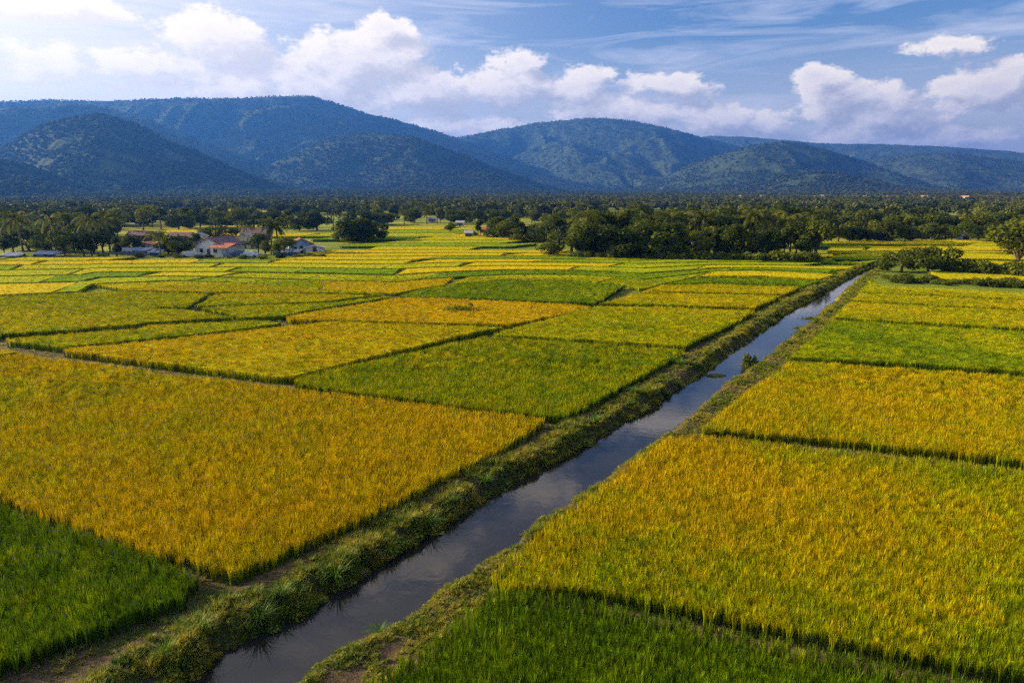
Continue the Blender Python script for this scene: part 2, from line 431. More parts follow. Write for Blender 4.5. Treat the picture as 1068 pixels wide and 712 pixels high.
def ripe_at(x, y, r0, amp, seed):
    n = fbm(x * 0.11 + seed * 3.7, y * 0.11 - seed, 4, 0.6); n2 = fbm(x * 0.9, y * 0.9, 2)
    n3 = fbm(x * 0.035 + seed, y * 0.05 + seed * 2.2, 2)
    return np.clip(r0 + (n - 0.5) * amp * 1.6 + (n2 - 0.5) * 0.30 + (n3 - 0.5) * amp * 1.3, 0, 1)
def triangulated(poly):
    from mathutils.geometry import tessellate_polygon
    return [tuple(t) for t in tessellate_polygon([[Vector((p[0], p[1], 0)) for p in poly]])]
def field_data(poly, r0, amp, seed, hs=1.0):
    """understorey block + planting points of a field, near plants single, far ones in patches"""
    cen = poly.mean(0); D = np.min(np.hypot(poly[:, 0], poly[:, 1]))
    pts = []; pk = []; sz = []
    for (a, b, s, base, cnt, ins) in ((0, 52, 0.225, 0, 5, 0.0), (52, 112, 0.42, 5, 4, 0.40), (112, 300, 0.92, 9, 4, 0.70)):
        p = poly_samples(poly, s, a, b, ins)
        if len(p):
            sd = np.full(len(p), 99.0)
            mm = (p[:, 0] > -20) & (p[:, 1] < 200); 
            if mm.any(): sd[mm] = canal_sd(p[mm, 0], p[mm, 1])
            p = p[sd > 0.7]
        pts.append(p); pk.append(base + rng.integers(0, cnt, len(p))); sz.append(hs * (0.92 + 0.14 * rng.random(len(p))))
    # the outermost row, plant by plant, so the plot's side reads as stalks
    if D > 30:
        step = .26 if D < 112 else .5
        e = []
        for i in range(len(poly)):
            a, b = poly[i], poly[(i + 1) % len(poly)]; Ls = np.hypot(*(b - a)); k = max(1, int(Ls / step)); t_ = (np.arange(k) / k)[:, None]
            nn_ = np.array([-(b - a)[1], (b - a)[0]]) / (Ls + 1e-9)
            e.append(a + (b - a) * t_ + nn_ * (.12 + .22 * rng.random((k, 1))))
        e = np.concatenate(e); r_ = np.hypot(e[:, 0], e[:, 1]); e = e[(r_ > 44) & (r_ < 330) & (np.abs(np.arctan2(e[:, 0], e[:, 1])) < .8)]
        pts.append(e); pk.append((rng.integers(0, 5, len(e)) if D < 112 else 5 + rng.integers(0, 4, len(e)))); sz.append(hs * (.84 + .2 * rng.random(len(e))) * (1 if D < 112 else .95))
    P = np.concatenate(pts); pk = np.concatenate(pk); sz = np.concatenate(sz)
    # neighbouring dips and rises of the crop
    if len(P): sz = sz * (0.94 + 0.12 * fbm(P[:, 0] * 0.4, P[:, 1] * 0.4, 2))
    ztop = (0.36 if D < 44 else (0.56 if D < 112 else 0.66)) * hs
    # densify understorey inside so ripeness varies: grid points triangulated by fan is too coarse, use shrunken ring
    c = cen; ring = []
    n = len(poly)
    for i in range(n):
        p = poly[i]; q0 = poly[i - 1]; q1 = poly[(i + 1) % n]; t = q1 - q0; nn = np.array([-t[1], t[0]]); nn /= (np.hypot(*nn) + 1e-9)
        ring.append(p + nn * (0.5 if D < 48 else 0.42) * (1 if area(poly) > 0 else -1))
    ring = np.array(ring)
    bv = [(p[0], p[1], ztop) for p in ring] + [(p[0], p[1], -0.3) for p in ring]
    tr = triangulated(ring); bf = [t for t in tr] + [(i, (i + 1) % n, n + (i + 1) % n, n + i) for i in range(n)]
    rb = ripe_at(ring[:, 0], ring[:, 1], r0 * 0.85, 0.1, seed); rb = np.concatenate([rb, rb * 0.25])
    if D > 112: rb = np.concatenate([np.full(n, r0), np.full(n, r0 * 0.25)])
    rp = ripe_at(P[:, 0], P[:, 1], r0, amp, seed) if len(P) else np.zeros(0)
    P3 = np.concatenate([P, np.zeros((len(P), 1))], 1)
    return bv, bf, rb, P3, rp, pk, sz
def grow(poly, d):
    q0 = np.roll(poly, 1, 0); q1 = np.roll(poly, -1, 0); t = q1 - q0; nn = np.stack([t[:, 1], -t[:, 0]], 1); nn /= np.hypot(*nn.T)[:, None] + 1e-9
    return poly + nn * d
def area(p): return 0.5 * np.sum(p[:, 0] * np.roll(p[:, 1], -1) - np.roll(p[:, 0], -1) * p[:, 1])

# (outline of the crop's top in survey coordinates, ripeness, variation, label)
FIELDS = [
 ([(-260, 404), (-60, 376), (0, 369), (26, 366.5), (350, 407.5), (566, 433), (524, 461), (360, 540), (242, 589), (118, 553), (0, 511), (-260, 430)], .75, .20, 'large golden rice field whose corner meets the dirt path on the left'),
 ([(-260, 455), (0, 524), (120, 561), (203, 592), (190, 612), (0, 680), (-260, 775)], .27, .18, 'dark green rice field in the bottom left corner'),
 ([(-260, 334), (0, 360), (21, 363.3), (0, 366.6), (-260, 398)], .74, .15, 'tiny golden wedge of rice at the left edge behind the large golden field'),
 ([(5, 351), (76, 345), (111, 342), (139, 341), (155, 336.5), (270, 331.5), (296, 334), (260, 339.3), (177, 348.6), (63, 359), (5, 353.5)], .66, .3, 'narrow tapering rice strip, green at the left and golden at the right, before the broad light green field'),
 ([(64, 361), (177, 350.8), (293, 338), (346, 332.8), (525, 338.3), (477, 348.3), (369, 374), (304, 390), (285, 390), (64, 363)], .72, .3, 'golden rice field with a green left corner just behind the large golden field'),
 ([(296, 328.5), (320, 323.5), (412, 309), (450, 308.5), (530, 312), (600, 315.5), (620, 318), (600, 323), (532, 336), (440, 334), (346, 330.8), (330, 331.4), (300, 330.8)], .84, .15, 'smooth deep golden rice field with a small dark gap in its middle'),
 ([(308, 392), (350, 380.5), (505, 348), (712, 361.3), (714, 364), (590, 428), (570, 428), (350, 402), (308, 395)], .46, .2, 'yellowish green rice field beside the canal, behind the large golden field'),
 ([(514, 345.2), (621, 316.8), (700, 318.2), (786, 321.5), (786, 324), (768, 334), (716, 358), (620, 351.8), (514, 346.5)], .52, .22, 'yellow green rice field bordering the canal, with a dark blemish near its middle'),
 ([(-260, 316), (0, 307.5), (124, 302), (218, 304.5), (196, 317.6), (150, 318.5), (199, 321.4), (244, 328.6), (152, 333.5), (139, 336), (111, 337.5), (76, 341), (0, 346), (-260, 361)], .53, .2, 'broad light green rice field at the left, behind the narrow tapering strip'),
 ([(208, 318.8), (270, 316), (350, 313), (400, 307.2), (408, 307.8), (320, 321.5), (297, 326.5), (252, 328.6)], .55, .2, 'yellow green rice strip behind the left tip of the deep golden field'),
 ([(224, 305), (260, 303.8), (300, 304), (388, 306), (340, 312), (270, 314.6), (203, 317)], .56, .2, 'thin light green rice strip left of the deep golden field'),
 ([(134, 300.5), (97, 294.5), (180, 291.5), (240, 292.5), (300, 297.5), (402, 304.6), (300, 302.6), (222, 302.6)], .56, .2, 'yellow green rice strip beyond the broad light green field'),
 ([(415, 307), (440, 299), (480, 294), (530, 290), (600, 291), (652, 296), (622, 313.8), (530, 310)], .34, .12, 'bright green rice field behind the deep golden field'),
 ([(626, 314), (660, 304.5), (700, 303.5), (815, 306.5), (788, 318.5), (700, 315.8)], .60, .15, 'yellow rice strip left of the canal, behind the field with the blemish'),
 ([(664, 303.5), (690, 295.5), (740, 294.5), (836, 297.5), (818, 304.6), (700, 302)], .68, .15, 'golden rice strip left of the canal with a green strip behind it'),
 ([(694, 294), (724, 288), (800, 288), (856, 291), (840, 296), (740, 293)], .30, .12, 'small green rice strip left of the canal near the grove'),
 ([(728, 287), (745, 282), (800, 281.5), (872, 285), (858, 289.6), (800, 286.6)], .66, .12, 'farthest golden rice strip left of the canal before the grove'),
 ([(720, 449.5), (900, 467), (1068, 485), (1300, 509), (1300, 752), (1068, 690), (843, 650), (708, 622), (600, 604), (522, 602), (513, 592), (579, 537), (670, 472), (700, 451)],    .70, .42, 'large golden and green rice field at the right bottom, facing the canal'),
 ([(515, 611), (600, 617), (710, 641), (850, 671), (995, 701), (1300, 778), (1300, 900), (60, 900), (330, 745), (384, 708), (450, 662)], .23, .18, 'dark green rice field along the bottom edge right of the canal'),
 ([(824, 373), (1068, 389), (1300, 404), (1300, 497), (1068, 474), (900, 455), (760, 443), (736, 442), (750, 430)], .70, .25, 'golden rice field right of the canal, second from the bottom'),
 ([(868, 331.3), (1068, 343), (1300, 356), (1300, 399), (1068, 384), (900, 373), (822, 369.3)], .48, .3, 'green rice field with a yellow patch right of the canal'),
 ([(885, 312.8), (1068, 322), (1300, 333), (1300, 352.5), (1068, 339.6), (869, 328)], .62, .2, 'yellow rice field right of the canal behind the green one'),
 ([(896, 303.4), (1068, 311.6), (1300, 322), (1300, 331), (1068, 320.2), (888, 311)], .58, .15, 'thin yellow rice strip at the right, between two faint dikes'),
 ([(906, 290.5), (922, 296), (1068, 303.5), (1300, 312), (1300, 320), (1068, 310), (897, 301.8)], .56, .15, 'greenish yellow rice strip at the right in front of the bushes'),
]
for i, (px, r0, amp, lab) in enumerate(FIELDS):
    poly = rough_poly(px, RICE_H)
    if area(poly) < 0: poly = poly[::-1]
    hs = 1.03 + 0.05 * random.random(); poly = grow(poly, 0.14) if np.min(np.hypot(*poly.T)) < 48 else poly
    bv, bf, rb, P3, rp, pk, sz = field_data(poly, r0, amp, i, hs)
    if i in (3,):   # greener left end
        rp = np.clip(rp - 0.25 * sstep(-45, -62, P3[:, 0]), 0, 1)
    if i == 17: rp = np.clip(rp - .20 * sstep(8, 30, P3[:, 0]) * sstep(20, 40, P3[:, 1]), 0, 1)   # greener towards its far side
    o = planted('rice_field', bv, bf, M_can, P3, rb, rp, pk, sz, G_rice)
    tag(o, lab, 'rice field', 'rice fields of the valley', kind='stuff')

# the patchwork of small plots further away
FAR_POLYS = []; farV = []; farF = []; farRB = []; fP = []; fR = []; fK = []; fS = []; off = 0
near_polys = [gpl(px, RICE_H) for px, *_ in FIELDS]
def add_plot(c, r0, sd):
    global off
    c = np.array(c)
    if area(c) < 0: c = c[::-1]
    FAR_POLYS.append(c)
    bv, bf, rb, P3, rp, pk, sz = field_data(c, r0, 0.14, sd, 0.85)
    farV.extend(bv); farF.extend([tuple(k + off for k in f) for f in bf]); farRB.append(rb); off += len(bv)
    fP.append(P3); fR.append(rp); fK.append(pk); fS.append(sz)
def vline(v, u): return v + (u - 534) * 0.0
TU = np.array([(-260, 314), (0, 305.5), (90, 301.5), (95, 294), (180, 290.5), (240, 291.5), (300, 296.5), (395, 303), (415, 303.5), (440, 298), (480, 293), (530, 289), (600, 290), (652, 294.5), (668, 300), (690, 294.3), (724, 287), (745, 281), (800, 280.5), (872, 284), (930, 280), (1300, 280)], float)
def row_v(t, u): return 300 - 64.5 * t + (float(np.interp(u, TU[:, 0], TU[:, 1])) - 300) * (1 - t) ** 4
rows = [300, 290, 283.5, 278, 273.5, 269.5, 266, 262.6, 259.4, 256, 252.5, 249, 245.5, 242, 238.6, 235.5]
rd = random.Random(11)
for k in range(len(rows) - 1):
    tb, tt = (300 - rows[k]) / 64.5, (300 - rows[k + 1]) / 64.5
    wig = lambda t, uu: min(1, t * 6) * (1 - t) * (0.9 * math.sin(uu * 0.007 + 3 * t) + 0.35 * math.sin(uu * 0.027 + 9 * t))
    u = -120 + rd.uniform(0, 60)
    while u < 900:
        wpx = rd.uniform(70, 210); u2 = u + wpx; sh = rd.uniform(4, 34); r0 = rd.choice([.26, .36, .44, .5, .55, .6, .64, .7, .78])
        um = (u + u2) / 2; vb = row_v(tb, um); vt = row_v(tt, um); ok = True
        if um > 850 and vb > 262: ok = False
        if vb < 273 and um < 345 and vt > 244: ok = vb > 269.5
        if vb < 249 and um < 345: ok = (vb < 247 and vt > 238 and um > 120)
        if vb < 242 and not (370 < um < 560 or 120 < um < 200): ok = False
        if vb < 264 and 560 < um < 900: ok = False
        if 850 < um and vb < 252: ok = False
        if vb > 278 and u2 > 868: u2 = 868; sh = 4
        if u2 - u < 12: break
        if ok:
            g = 0.18 + 0.75 * ((vb - 201) / 100) ** 2
            us_ = np.linspace(u, u2 - 1.2, max(3, int((u2 - u) / 12)))
            lo = [(x, row_v(tb, x) - g / 2 + wig(tb, x)) for x in us_]; hi = [(x + sh, row_v(tt, x + sh) + g / 2 + wig(tt, x + sh)) for x in us_[::-1]]
            add_plot(rough_poly(lo + hi, RICE_H, 8, 0.12), r0, rd.randint(0, 99))
        u = u2
# plots beyond the canal's bend, at the right
for (c, r0) in (([(865, 261.5), (1000, 262), (1068, 264), (1120, 266), (1120, 270), (985, 267.5), (925, 266), (868, 265)], .6), ([(866, 255.5), (905, 254.5), (900, 260.5), (864, 260.5)], .62),
                ([(908, 254.5), (1010, 255), (1130, 257), (1130, 262), (1010, 260.5), (903, 260)], .66), ([(985, 269), (1120, 272), (1120, 284), (1000, 277)], .64), ([(860, 250.8), (1130, 252), (1130, 256), (862, 254)], .5),
                ([(868, 266), (930, 267), (905, 273), (870, 272)], .28), ([(968, 281), (1010, 280), (1120, 288), (1120, 291), (975, 289)], .62)):
    add_plot(rough_poly(c, RICE_H, 6, 0.3), r0, rd.randint(0, 99))
o = planted('rice_patchwork', farV, farF, M_can, np.concatenate(fP), np.concatenate(farRB), np.concatenate(fR), np.concatenate(fK), np.concatenate(fS), G_rice)
tag(o, 'distant patchwork of thin green and golden rice plots reaching to the trees', 'rice plots', kind='stuff')

# ---------------------------------------------------------------- bank vegetation
G_bank = scatter_group(GN_ + GS + GW)
def corridor(n, side):
    u = rng.random(n); line = resample(EL if side == 'L' else ER, 4000)
    # sample near the water's edge, denser close to the camera
    r = np.hypot(line[:, 0], line[:, 1]); w = 1 / np.clip(r, 15, 400) ** 0.9; w[r > 210] = 0; w /= w.sum()
    i = rng.choice(len(line), n, p=w); p = line[i] + (rng.random((n, 2)) - 0.5) * (7.5 if side == 'L' else 8)
    return p
FP = [rough_poly(px, RICE_H) for px, *_ in FIELDS]
def outside_fields(p, m=0.1):
    k = np.ones(len(p), bool)
    for q in FP:
        x0, y0 = q.min(0) - 1; x1, y1 = q.max(0) + 1
        s = (p[:, 0] > x0) & (p[:, 0] < x1) & (p[:, 1] > y0) & (p[:, 1] < y1)
        if s.any(): k[s] &= ~inpoly(p[s, 0], p[s, 1], q)
    return k
def bank(side, n, label):
    p = corridor(n, side); d = canal_sd(p[:, 0], p[:, 1]); lf = left_side(p[:, 0], p[:, 1])
    p = p[(d > (-0.3 if side == 'L' else 0.0)) & (d < (3.8 if side == 'L' else 3.2)) & (lf == (side == 'L'))]
    p = p[outside_fields(p)]
    d = canal_sd(p[:, 0], p[:, 1]); nn = fbm(p[:, 0] * 0.8, p[:, 1] * 0.8, 3); r = rng.random(len(p))
    W = 1.55 if side == 'L' else 2.4
    tall = (d < W * (0.75 + 0.6 * (nn))) & (nn > 0.30)
    keep = (tall & (r < .62)) | (r < np.where(nn > 0.52, 0.40, 0.07))
    p = p[keep]; tall = tall[keep]; d = d[keep]; nn = nn[keep]
    pk = np.where(tall, rng.choice([0, 1, 2, 3, 7, 8, 9], len(p), p=[.25, .25, .25, .13, .04, .04, .04]), rng.integers(4, 7, len(p)))
    z = ground_h(p[:, 0], p[:, 1]); sz = (0.40 + 0.55 * rng.random(len(p)) ** 1.5) * np.where(tall, 0.45 + 1.0 * np.clip((nn - .3) * 2, 0, 1), 1.0) * np.clip(np.hypot(*p.T) / 60, 1, 1.35) * (np.where(d < .7, .45, .72) if side == 'R' else 0.95)
    sz = np.where(pk == 3, sz * 0.9, sz)
    P3 = np.stack([p[:, 0], p[:, 1], z - 0.02], 1)
    o = planted('bank_grass', [], [], M_grass, P3, np.zeros(0), np.zeros(len(p)), pk, sz, G_bank)
    tag(o, label, 'grass', kind='stuff')
bank('L', 70000, 'uneven grass and weeds growing on the levee left of the canal')
bank('R', 80000, 'low grass fringe growing on the bank right of the canal')
# short grass on the dikes between the nearer fields
xs = rng.random((90000, 2)) * [170, 110] + [-95, 14]; xs = xs[np.abs(np.arctan2(xs[:, 0], xs[:, 1])) < 0.75]
near = np.full(len(xs), 99.0)
for q in FP: near = np.minimum(near, dist_line(xs[:, 0], xs[:, 1], np.concatenate([q, q[:1]])))
xs = xs[(near < 1.2)]; xs = xs[outside_fields(xs)]; xs = xs[canal_sd(xs[:, 0], xs[:, 1]) > 1.4]
nn = fbm(xs[:, 0] * .7, xs[:, 1] * .7, 3); xs = xs[nn > np.where(xs[:, 1] > 45, .25, .45)]
P3 = np.stack([xs[:, 0], xs[:, 1], ground_h(xs[:, 0], xs[:, 1]) - .01], 1)
tag(planted('dike_grass', [], [], M_grass, P3, np.zeros(0), np.zeros(len(xs)), rng.integers(4, 7, len(xs)), 0.7 + rng.random(len(xs)), G_bank), 'short tufty grass on the dikes and the dirt path', 'grass', kind='stuff')

def tussock_mesh(seed, nb=120, spread=0.62, hgt=0.72, mat=None):
    random.seed(seed); V = []; Hh = []
    for k in range(nb):
        a = random.uniform(0, 6.283); r = random.uniform(0, 0.1)
        blade(V, Hh, r * math.cos(a), r * math.sin(a), a, random.uniform(0.2, 1.0) * spread, hgt * random.uniform(0.6, 1.1), 0.022, 5, random.uniform(0.1, 0.6))
    return quads_mesh('grass_tussock', V, mat or M_tus, 4, {'h': Hh})
TM = [tussock_mesh(s) for s in (1, 2, 3)]
for i, (u, v, s, lab) in enumerate((
  (276, 646, 1.05, 'large dark green spiky grass tussock on the levee, nearest the bottom of the canal'),
  (357, 603, 1.1, 'round spiky grass tussock on the levee beside the corner of the large golden field'),
  (300, 628, .8, 'small spiky grass tussock between the two large ones on the levee'),
  (216, 668, .95, 'spiky grass tussock on the levee nearest the bottom left field'),
  (455, 548, 1.0, 'spiky grass tussock leaning over the water, paired with a lighter one'),
  (477, 530, .9, 'pale green grass tussock just behind its darker pair on the levee'),
  (580, 433, 1.15, 'bushy yellow green tussock where two field corners meet by the path'),
  (628, 447, .9, 'green tussock on the levee where a small track crosses to the canal'),
  (320, 621, .6, 'little grass tussock just left of the round spiky one on the levee'),
  (412, 574, .85, 'dark tussock on the levee halfway along the right side of the large golden field'),
  (512, 508, .9, 'rounded tussock on the levee beside the far corner of the large golden field'),
  (668, 418, .9, 'tussock on the levee beside the yellowish green field'),
  (716, 388, 1.0, 'broad tussock on the levee near the right corner of the yellowish green field'),
  (180, 690, .7, 'tuft of grass on the levee at the bottom edge of the picture'),
  (402, 662, .7, 'lone light green tussock on the right bank at the bottom of the canal'))):
    x, y = gp(u - 7, v - 6, 0.1); z = float(ground_h(np.array([x]), np.array([y]))[0])
    o = link('grass_tussock', TM[i % 3]); o.location = (x, y, z - .03); o.scale = (s * 1.35, s * 1.35, s * 1.25); o.rotation_euler = (0, 0, i * 1.3)
    tag(o, lab, 'grass tussock', 'grass tussocks along the canal')
random.seed(21)

# weeds standing in the water and mats of floating weed
def leaf_cloud(nl, lobes, leaf, flat=0.0, seed=0, shell=0.5):
    r = np.random.default_rng(seed); lobes = np.array(lobes, float)
    vol = np.prod(lobes[:, 3:6], 1) ** 0.75; idx = r.choice(len(lobes), nl, p=vol / vol.sum())
    d = r.normal(size=(nl, 3)); d /= np.linalg.norm(d, axis=1)[:, None]
    rad = shell + (1 - shell) * r.random(nl) ** 0.6
    bm = fbm(d[:, 0] * 2.1 + idx * 3.1 + 50, d[:, 2] * 2.1 + d[:, 1] * 1.7 + 50, 3)
    rad *= 0.72 + 0.62 * bm
    c = lobes[idx, :3] + d * lobes[idx, 3:6] * rad[:, None]
    nrm = d * 0.7 + r.normal(size=(nl, 3)) * 0.6; nrm[:, 2] += flat; nrm /= np.linalg.norm(nrm, axis=1)[:, None]
    a = np.cross(nrm, r.normal(size=(nl, 3))); a /= np.linalg.norm(a, axis=1)[:, None]; b = np.cross(nrm, a)
    s = leaf * (0.55 + 0.9 * r.random(nl))[:, None]; a = a * s; b = b * s * 0.62
    return np.stack([c - a, c - b * 1.0, c + a, c + b], 1).reshape(-1, 3)
m = quads_mesh('water_weed', leaf_cloud(900, [(0, 0, .22, .75, .5, .3), (-.3, .1, .55, .3, .3, .45), (.25, 0, .45, .22, .25, .4), (.8, .2, .1, .6, .4, .16)], .09, seed=4, shell=.3), M_bush)
x, y = gp(783, 384, WZ); o = link('water_bush', m); o.scale = (1.2, 1.1, 1.3); o.location = (x, y, WZ); tag(o, 'leafy green bush standing in the canal water before the green right field', 'bush')
for i, (u, v, s, lab) in enumerate(((800, 386, .8, 'dark weed mat on the water beside the bush in the canal'), (835, 342, 1.0, 'small floating weed mat nearer the right bank of the far canal'), (846, 332, 1.2, 'farther floating weed mat lying across the far canal'), (745, 392, .9, 'floating weed mat against the levee before the bush in the canal'))):
    mm = quads_mesh('weed_mat', leaf_cloud(420, [(0, 0, .02, .9, .6, .10), (.6, .2, .02, .6, .4, .08)], .07, flat=1.2, seed=30 + i, shell=.2), M_bush)
    x, y = gp(u, v, WZ); o = link('floating_weed', mm); o.location = (x, y, WZ + .03); o.scale = (s, s, s); tag(o, lab, 'water weed', 'floating weeds in the canal')
# shallow standing water beside fields
def puddle(px, lab):
    w = rough_poly(px, 0.06, 0.7, 0.15); me = bpy.data.meshes.new('puddle'); tr = triangulated(w)
    me.from_pydata([(p[0], p[1], 0.085) for p in w], [], tr); me.materials.append(M_water)
    tag(link('puddle', me), kind='structure')
puddle([(296, 333.2), (312, 332.4), (340, 333), (318, 336), (298, 337)], '')
puddle([(118, 340.5), (150, 337.3), (156, 338.5), (140, 342.5), (122, 342.5)], '')
puddle([(787, 327), (800, 319), (826, 311.5), (836, 312), (812, 322), (797, 328)], '')
puddle([(838, 307), (856, 300), (862, 301), (848, 307)], '')

# ---------------------------------------------------------------- trees
def tree_mesh(kind, seed):
    r = random.Random(seed); lobes = []
    if kind == 'round':
        Ht = 9.5; nl = 2600
        for k in range(9):
            a = r.uniform(0, 6.28); rad = r.uniform(0.6, 2.3); z = r.uniform(3.6, 7.6); s = r.uniform(1.3, 2.1)
            lobes.append((rad * math.cos(a), rad * math.sin(a), z, s, s, s * r.uniform(.7, 1)))
        lobes.append((0, 0, 7.6, 1.7, 1.7, 1.5)); leaf = .26
    elif kind == 'tall':
        Ht = 11; nl = 2400
        for k in range(9):
            a = r.uniform(0, 6.28); z = r.uniform(3.5, 9.5); rad = r.uniform(0.2, 1.7) * (1 - abs(z - 6) / 6); s = r.uniform(1.0, 1.6)
            lobes.append((rad * math.cos(a), rad * math.sin(a), z, s, s, s * r.uniform(.9, 1.2)))
        leaf = .25
    elif kind == 'flat':
        Ht = 8; nl = 2600
        for k in range(11):
            a = r.uniform(0, 6.28); rad = r.uniform(0.5, 3.6); s = r.uniform(1.2, 1.9)
            lobes.append((rad * math.cos(a), rad * math.sin(a), r.uniform(4.6, 6.8) - rad * .25, s * 1.15, s * 1.15, s * .55))
        leaf = .24
    elif kind == 'low':
        Ht = 6.5; nl = 3000
        for k in range(12):
            a = r.uniform(0, 6.28); rad = r.uniform(0.4, 3.3); s = r.uniform(1.1, 1.8)
            lobes.append((rad * math.cos(a), rad * math.sin(a), r.uniform(1.5, 5.0) - rad * .12, s, s, s * .75))
        leaf = .24
    else:  # scrub
        Ht = 3; nl = 1500
        for k in range(7):
            a = r.uniform(0, 6.28); rad = r.uniform(0.2, 1.5); s = r.uniform(.8, 1.3)
            lobes.append((rad * math.cos(a), rad * math.sin(a), r.uniform(.7, 1.7), s, s, s * .8))
        leaf = .18
    V = leaf_cloud(nl, lobes, leaf, seed=seed, shell=.45)
    crown = quads_mesh('crown', V, M_leafA if seed % 2 else M_leafB)
    if kind == 'scrub': crown.materials[0] = M_bush
    mb = MB(); r0 = .26 if kind != 'scrub' else .07
    zt = lobes[0][2] * .62
    bx, by = r.uniform(-.3, .3), r.uniform(-.3, .3)
    nst = 3 if kind == 'flat' else 1
    for s in range(nst):
        ox = (s - (nst - 1) / 2) * .8
        mb.tube([(ox * .5, 0, -.3), (ox * .8 + bx * .4, by * .4, zt * .5), (ox * 1.3 + bx, by, zt), (ox * 1.5 + bx, by, zt * 1.5)], [r0, r0 * .75, r0 * .6, r0 * .2], 7)
    for lb in lobes[:7]:
        mb.tube([(bx * .8, by * .8, zt * .75), ((bx + lb[0]) * .55, (by + lb[1]) * .55, (zt + lb[2]) * .5), (lb[0], lb[1], lb[2] + lb[5] * .4)], [r0 * .45, r0 * .3, r0 * .1], 5)
    trunk = mb.mesh('trunk', M_bark, True)
    return crown, trunk, Ht
def palm_mesh(seed, Ht=9.0):
    r = random.Random(seed); lx, ly = r.uniform(-.8, .8), r.uniform(-.8, .8); mb = MB()
    mb.tube([(0, 0, -.3), (lx * .2, ly * .2, Ht * .3), (lx * .6, ly * .6, Ht * .62), (lx, ly, Ht * .8)], [.24, .17, .14, .13], 7)
    trunk = mb.mesh('trunk', M_pbark, True); V = []
    top = np.array([lx, ly, Ht * .8]); nf = 19
    for k in range(nf):
        a = k * 2.399 + r.uniform(-.2, .2); el = math.radians(r.uniform(-25, 78)); Lf = r.uniform(3.3, 4.3); ns = 12
        dx, dy = math.cos(a), math.sin(a); P = []; ang = el; p = top.copy()
        for i in range(ns + 1):
            P.append(p.copy()); p = p + np.array([dx * math.cos(ang), dy * math.cos(ang), math.sin(ang)]) * Lf / ns; ang -= math.radians(7 + 2 * (el > .5))
        for i in range(ns):
            t = i / ns; q = P[i]; q2 = P[i + 1]; sd = np.array([-dy, dx, 0])
            w = .05; V += [q - sd * w, q2 - sd * w, q2 + sd * w, q + sd * w]
            if i < 1: continue
            ll = 1.0 * math.sin(math.pi * min(1, .12 + t * .9)) ** .6 + .15
            for sg in (-1, 1):
                for hf in (0, .5):
                    b = q + (q2 - q) * hf; f = (q2 - q) / np.linalg.norm(q2 - q)
                    tip = b + sd * sg * ll * .42 + f * ll * .36 + np.array([0, 0, -ll * r.uniform(.25, .6)])
                    V += [b, b + f * .13, tip + f * .03, tip - f * .03]
    return quads_mesh('crown', np.array(V), M_palm), trunk, Ht
PROT = {k: [tree_mesh(k, s) for s in seeds] for k, seeds in (('round', (1, 2, 3, 4)), ('tall', (5, 6, 7)), ('flat', (8, 9)), ('scrub', (10, 11, 12)), ('low', (14, 15, 17)))}
PROT['palm'] = [palm_mesh(s) for s in (21, 22, 23, 24)]
cnt = {}
def tree(kind, x, y, height, label, group=None, wide=1.0, z=0.0, cat=None):
    i = cnt.get(kind, 0); cnt[kind] = i + 1; crown, trunk, Ht = PROT[kind][i % len(PROT[kind])]
    nm = {'palm': 'palm_tree', 'scrub': 'bush'}.get(kind, 'broadleaf_tree'); s = height / Ht
    e = empty(nm, (x, y, z), random.uniform(0, 6.28), (s * wide, s * wide, s))
    link('trunk', trunk, e); link('crown', crown, e)
    tag(e, label, cat or {'palm': 'palm tree', 'scrub': 'bush'}.get(kind, 'tree'), group); return e
def tpx(kind, u, vb, vt, label, group=None, wide=1.0, **k):
    x, y = gp(u, vb); D = y * CP; h = (vb - vt) / F * (y * CP + H * SP) / 1.0
    return tree(kind, x, y, h, label, group, wide, z=-0.2 * float(sstep(160, 220, np.hypot(x, y))), **k)
ORD = ['first', 'second', 'third', 'fourth', 'fifth', 'sixth', 'seventh', 'eighth', 'ninth', 'tenth', 'eleventh', 'twelfth', 'thirteenth', 'fourteenth', 'fifteenth', 'sixteenth', 'seventeenth', 'eighteenth', 'nineteenth', 'twentieth']
# clump standing alone in the left middle of the fields
gA = 'dark round trees standing alone in the fields'
tpx('low', 364, 251.5, 229, 'left tree of the dark round clump standing alone in the fields', gA, 1.5)
tpx('low', 381, 252, 223, 'tallest tree in the middle of the dark round clump alone in the fields', gA, 1.4)
tpx('low', 373, 250, 225, 'rear tree half hidden inside the dark clump alone in the fields', gA, 1.5)
tpx('tall', 399, 251.5, 231, 'narrow lighter tree just right of the dark round clump', gA, 1.6)
tpx('scrub', 408, 252.5, 247, 'low dark bush at the right foot of the round clump', wide=1.3)
tpx('tall', 501, 247, 226, 'slim tree standing alone near the small white hut', wide=1.1)
tpx('scrub', 493, 247, 238, 'small dark bush beside the slim lone tree')
# mid belt left of the grove
for i, (u, vb, vt, k, w) in enumerate(((520, 248, 224, 'round', 1), (531, 250, 227, 'round', 1.1), (545, 251, 226, 'tall', 1.2), (556, 252, 233, 'round', 1), (568, 252, 230, 'round', 1.2), (578, 253, 222, 'tall', 1.3), (588, 252, 226, 'round', 1.1), (470, 243, 231, 'round', 1), (512, 245, 228, 'tall', 1.1), (540, 246, 221, 'tall', 1.1), (551, 251, 230, 'low', 1.3), (583, 253, 228, 'low', 1.3), (525, 249, 229, 'low', 1.2))):
    tpx(k, u, vb, vt, '%s tree from the left in the short row between lone hut and dark grove' % ORD[sorted([520, 531, 545, 556, 568, 578, 588, 470, 512, 540, 551, 583, 525]).index(u)], 'trees of the short row left of the grove', w * 1.45)
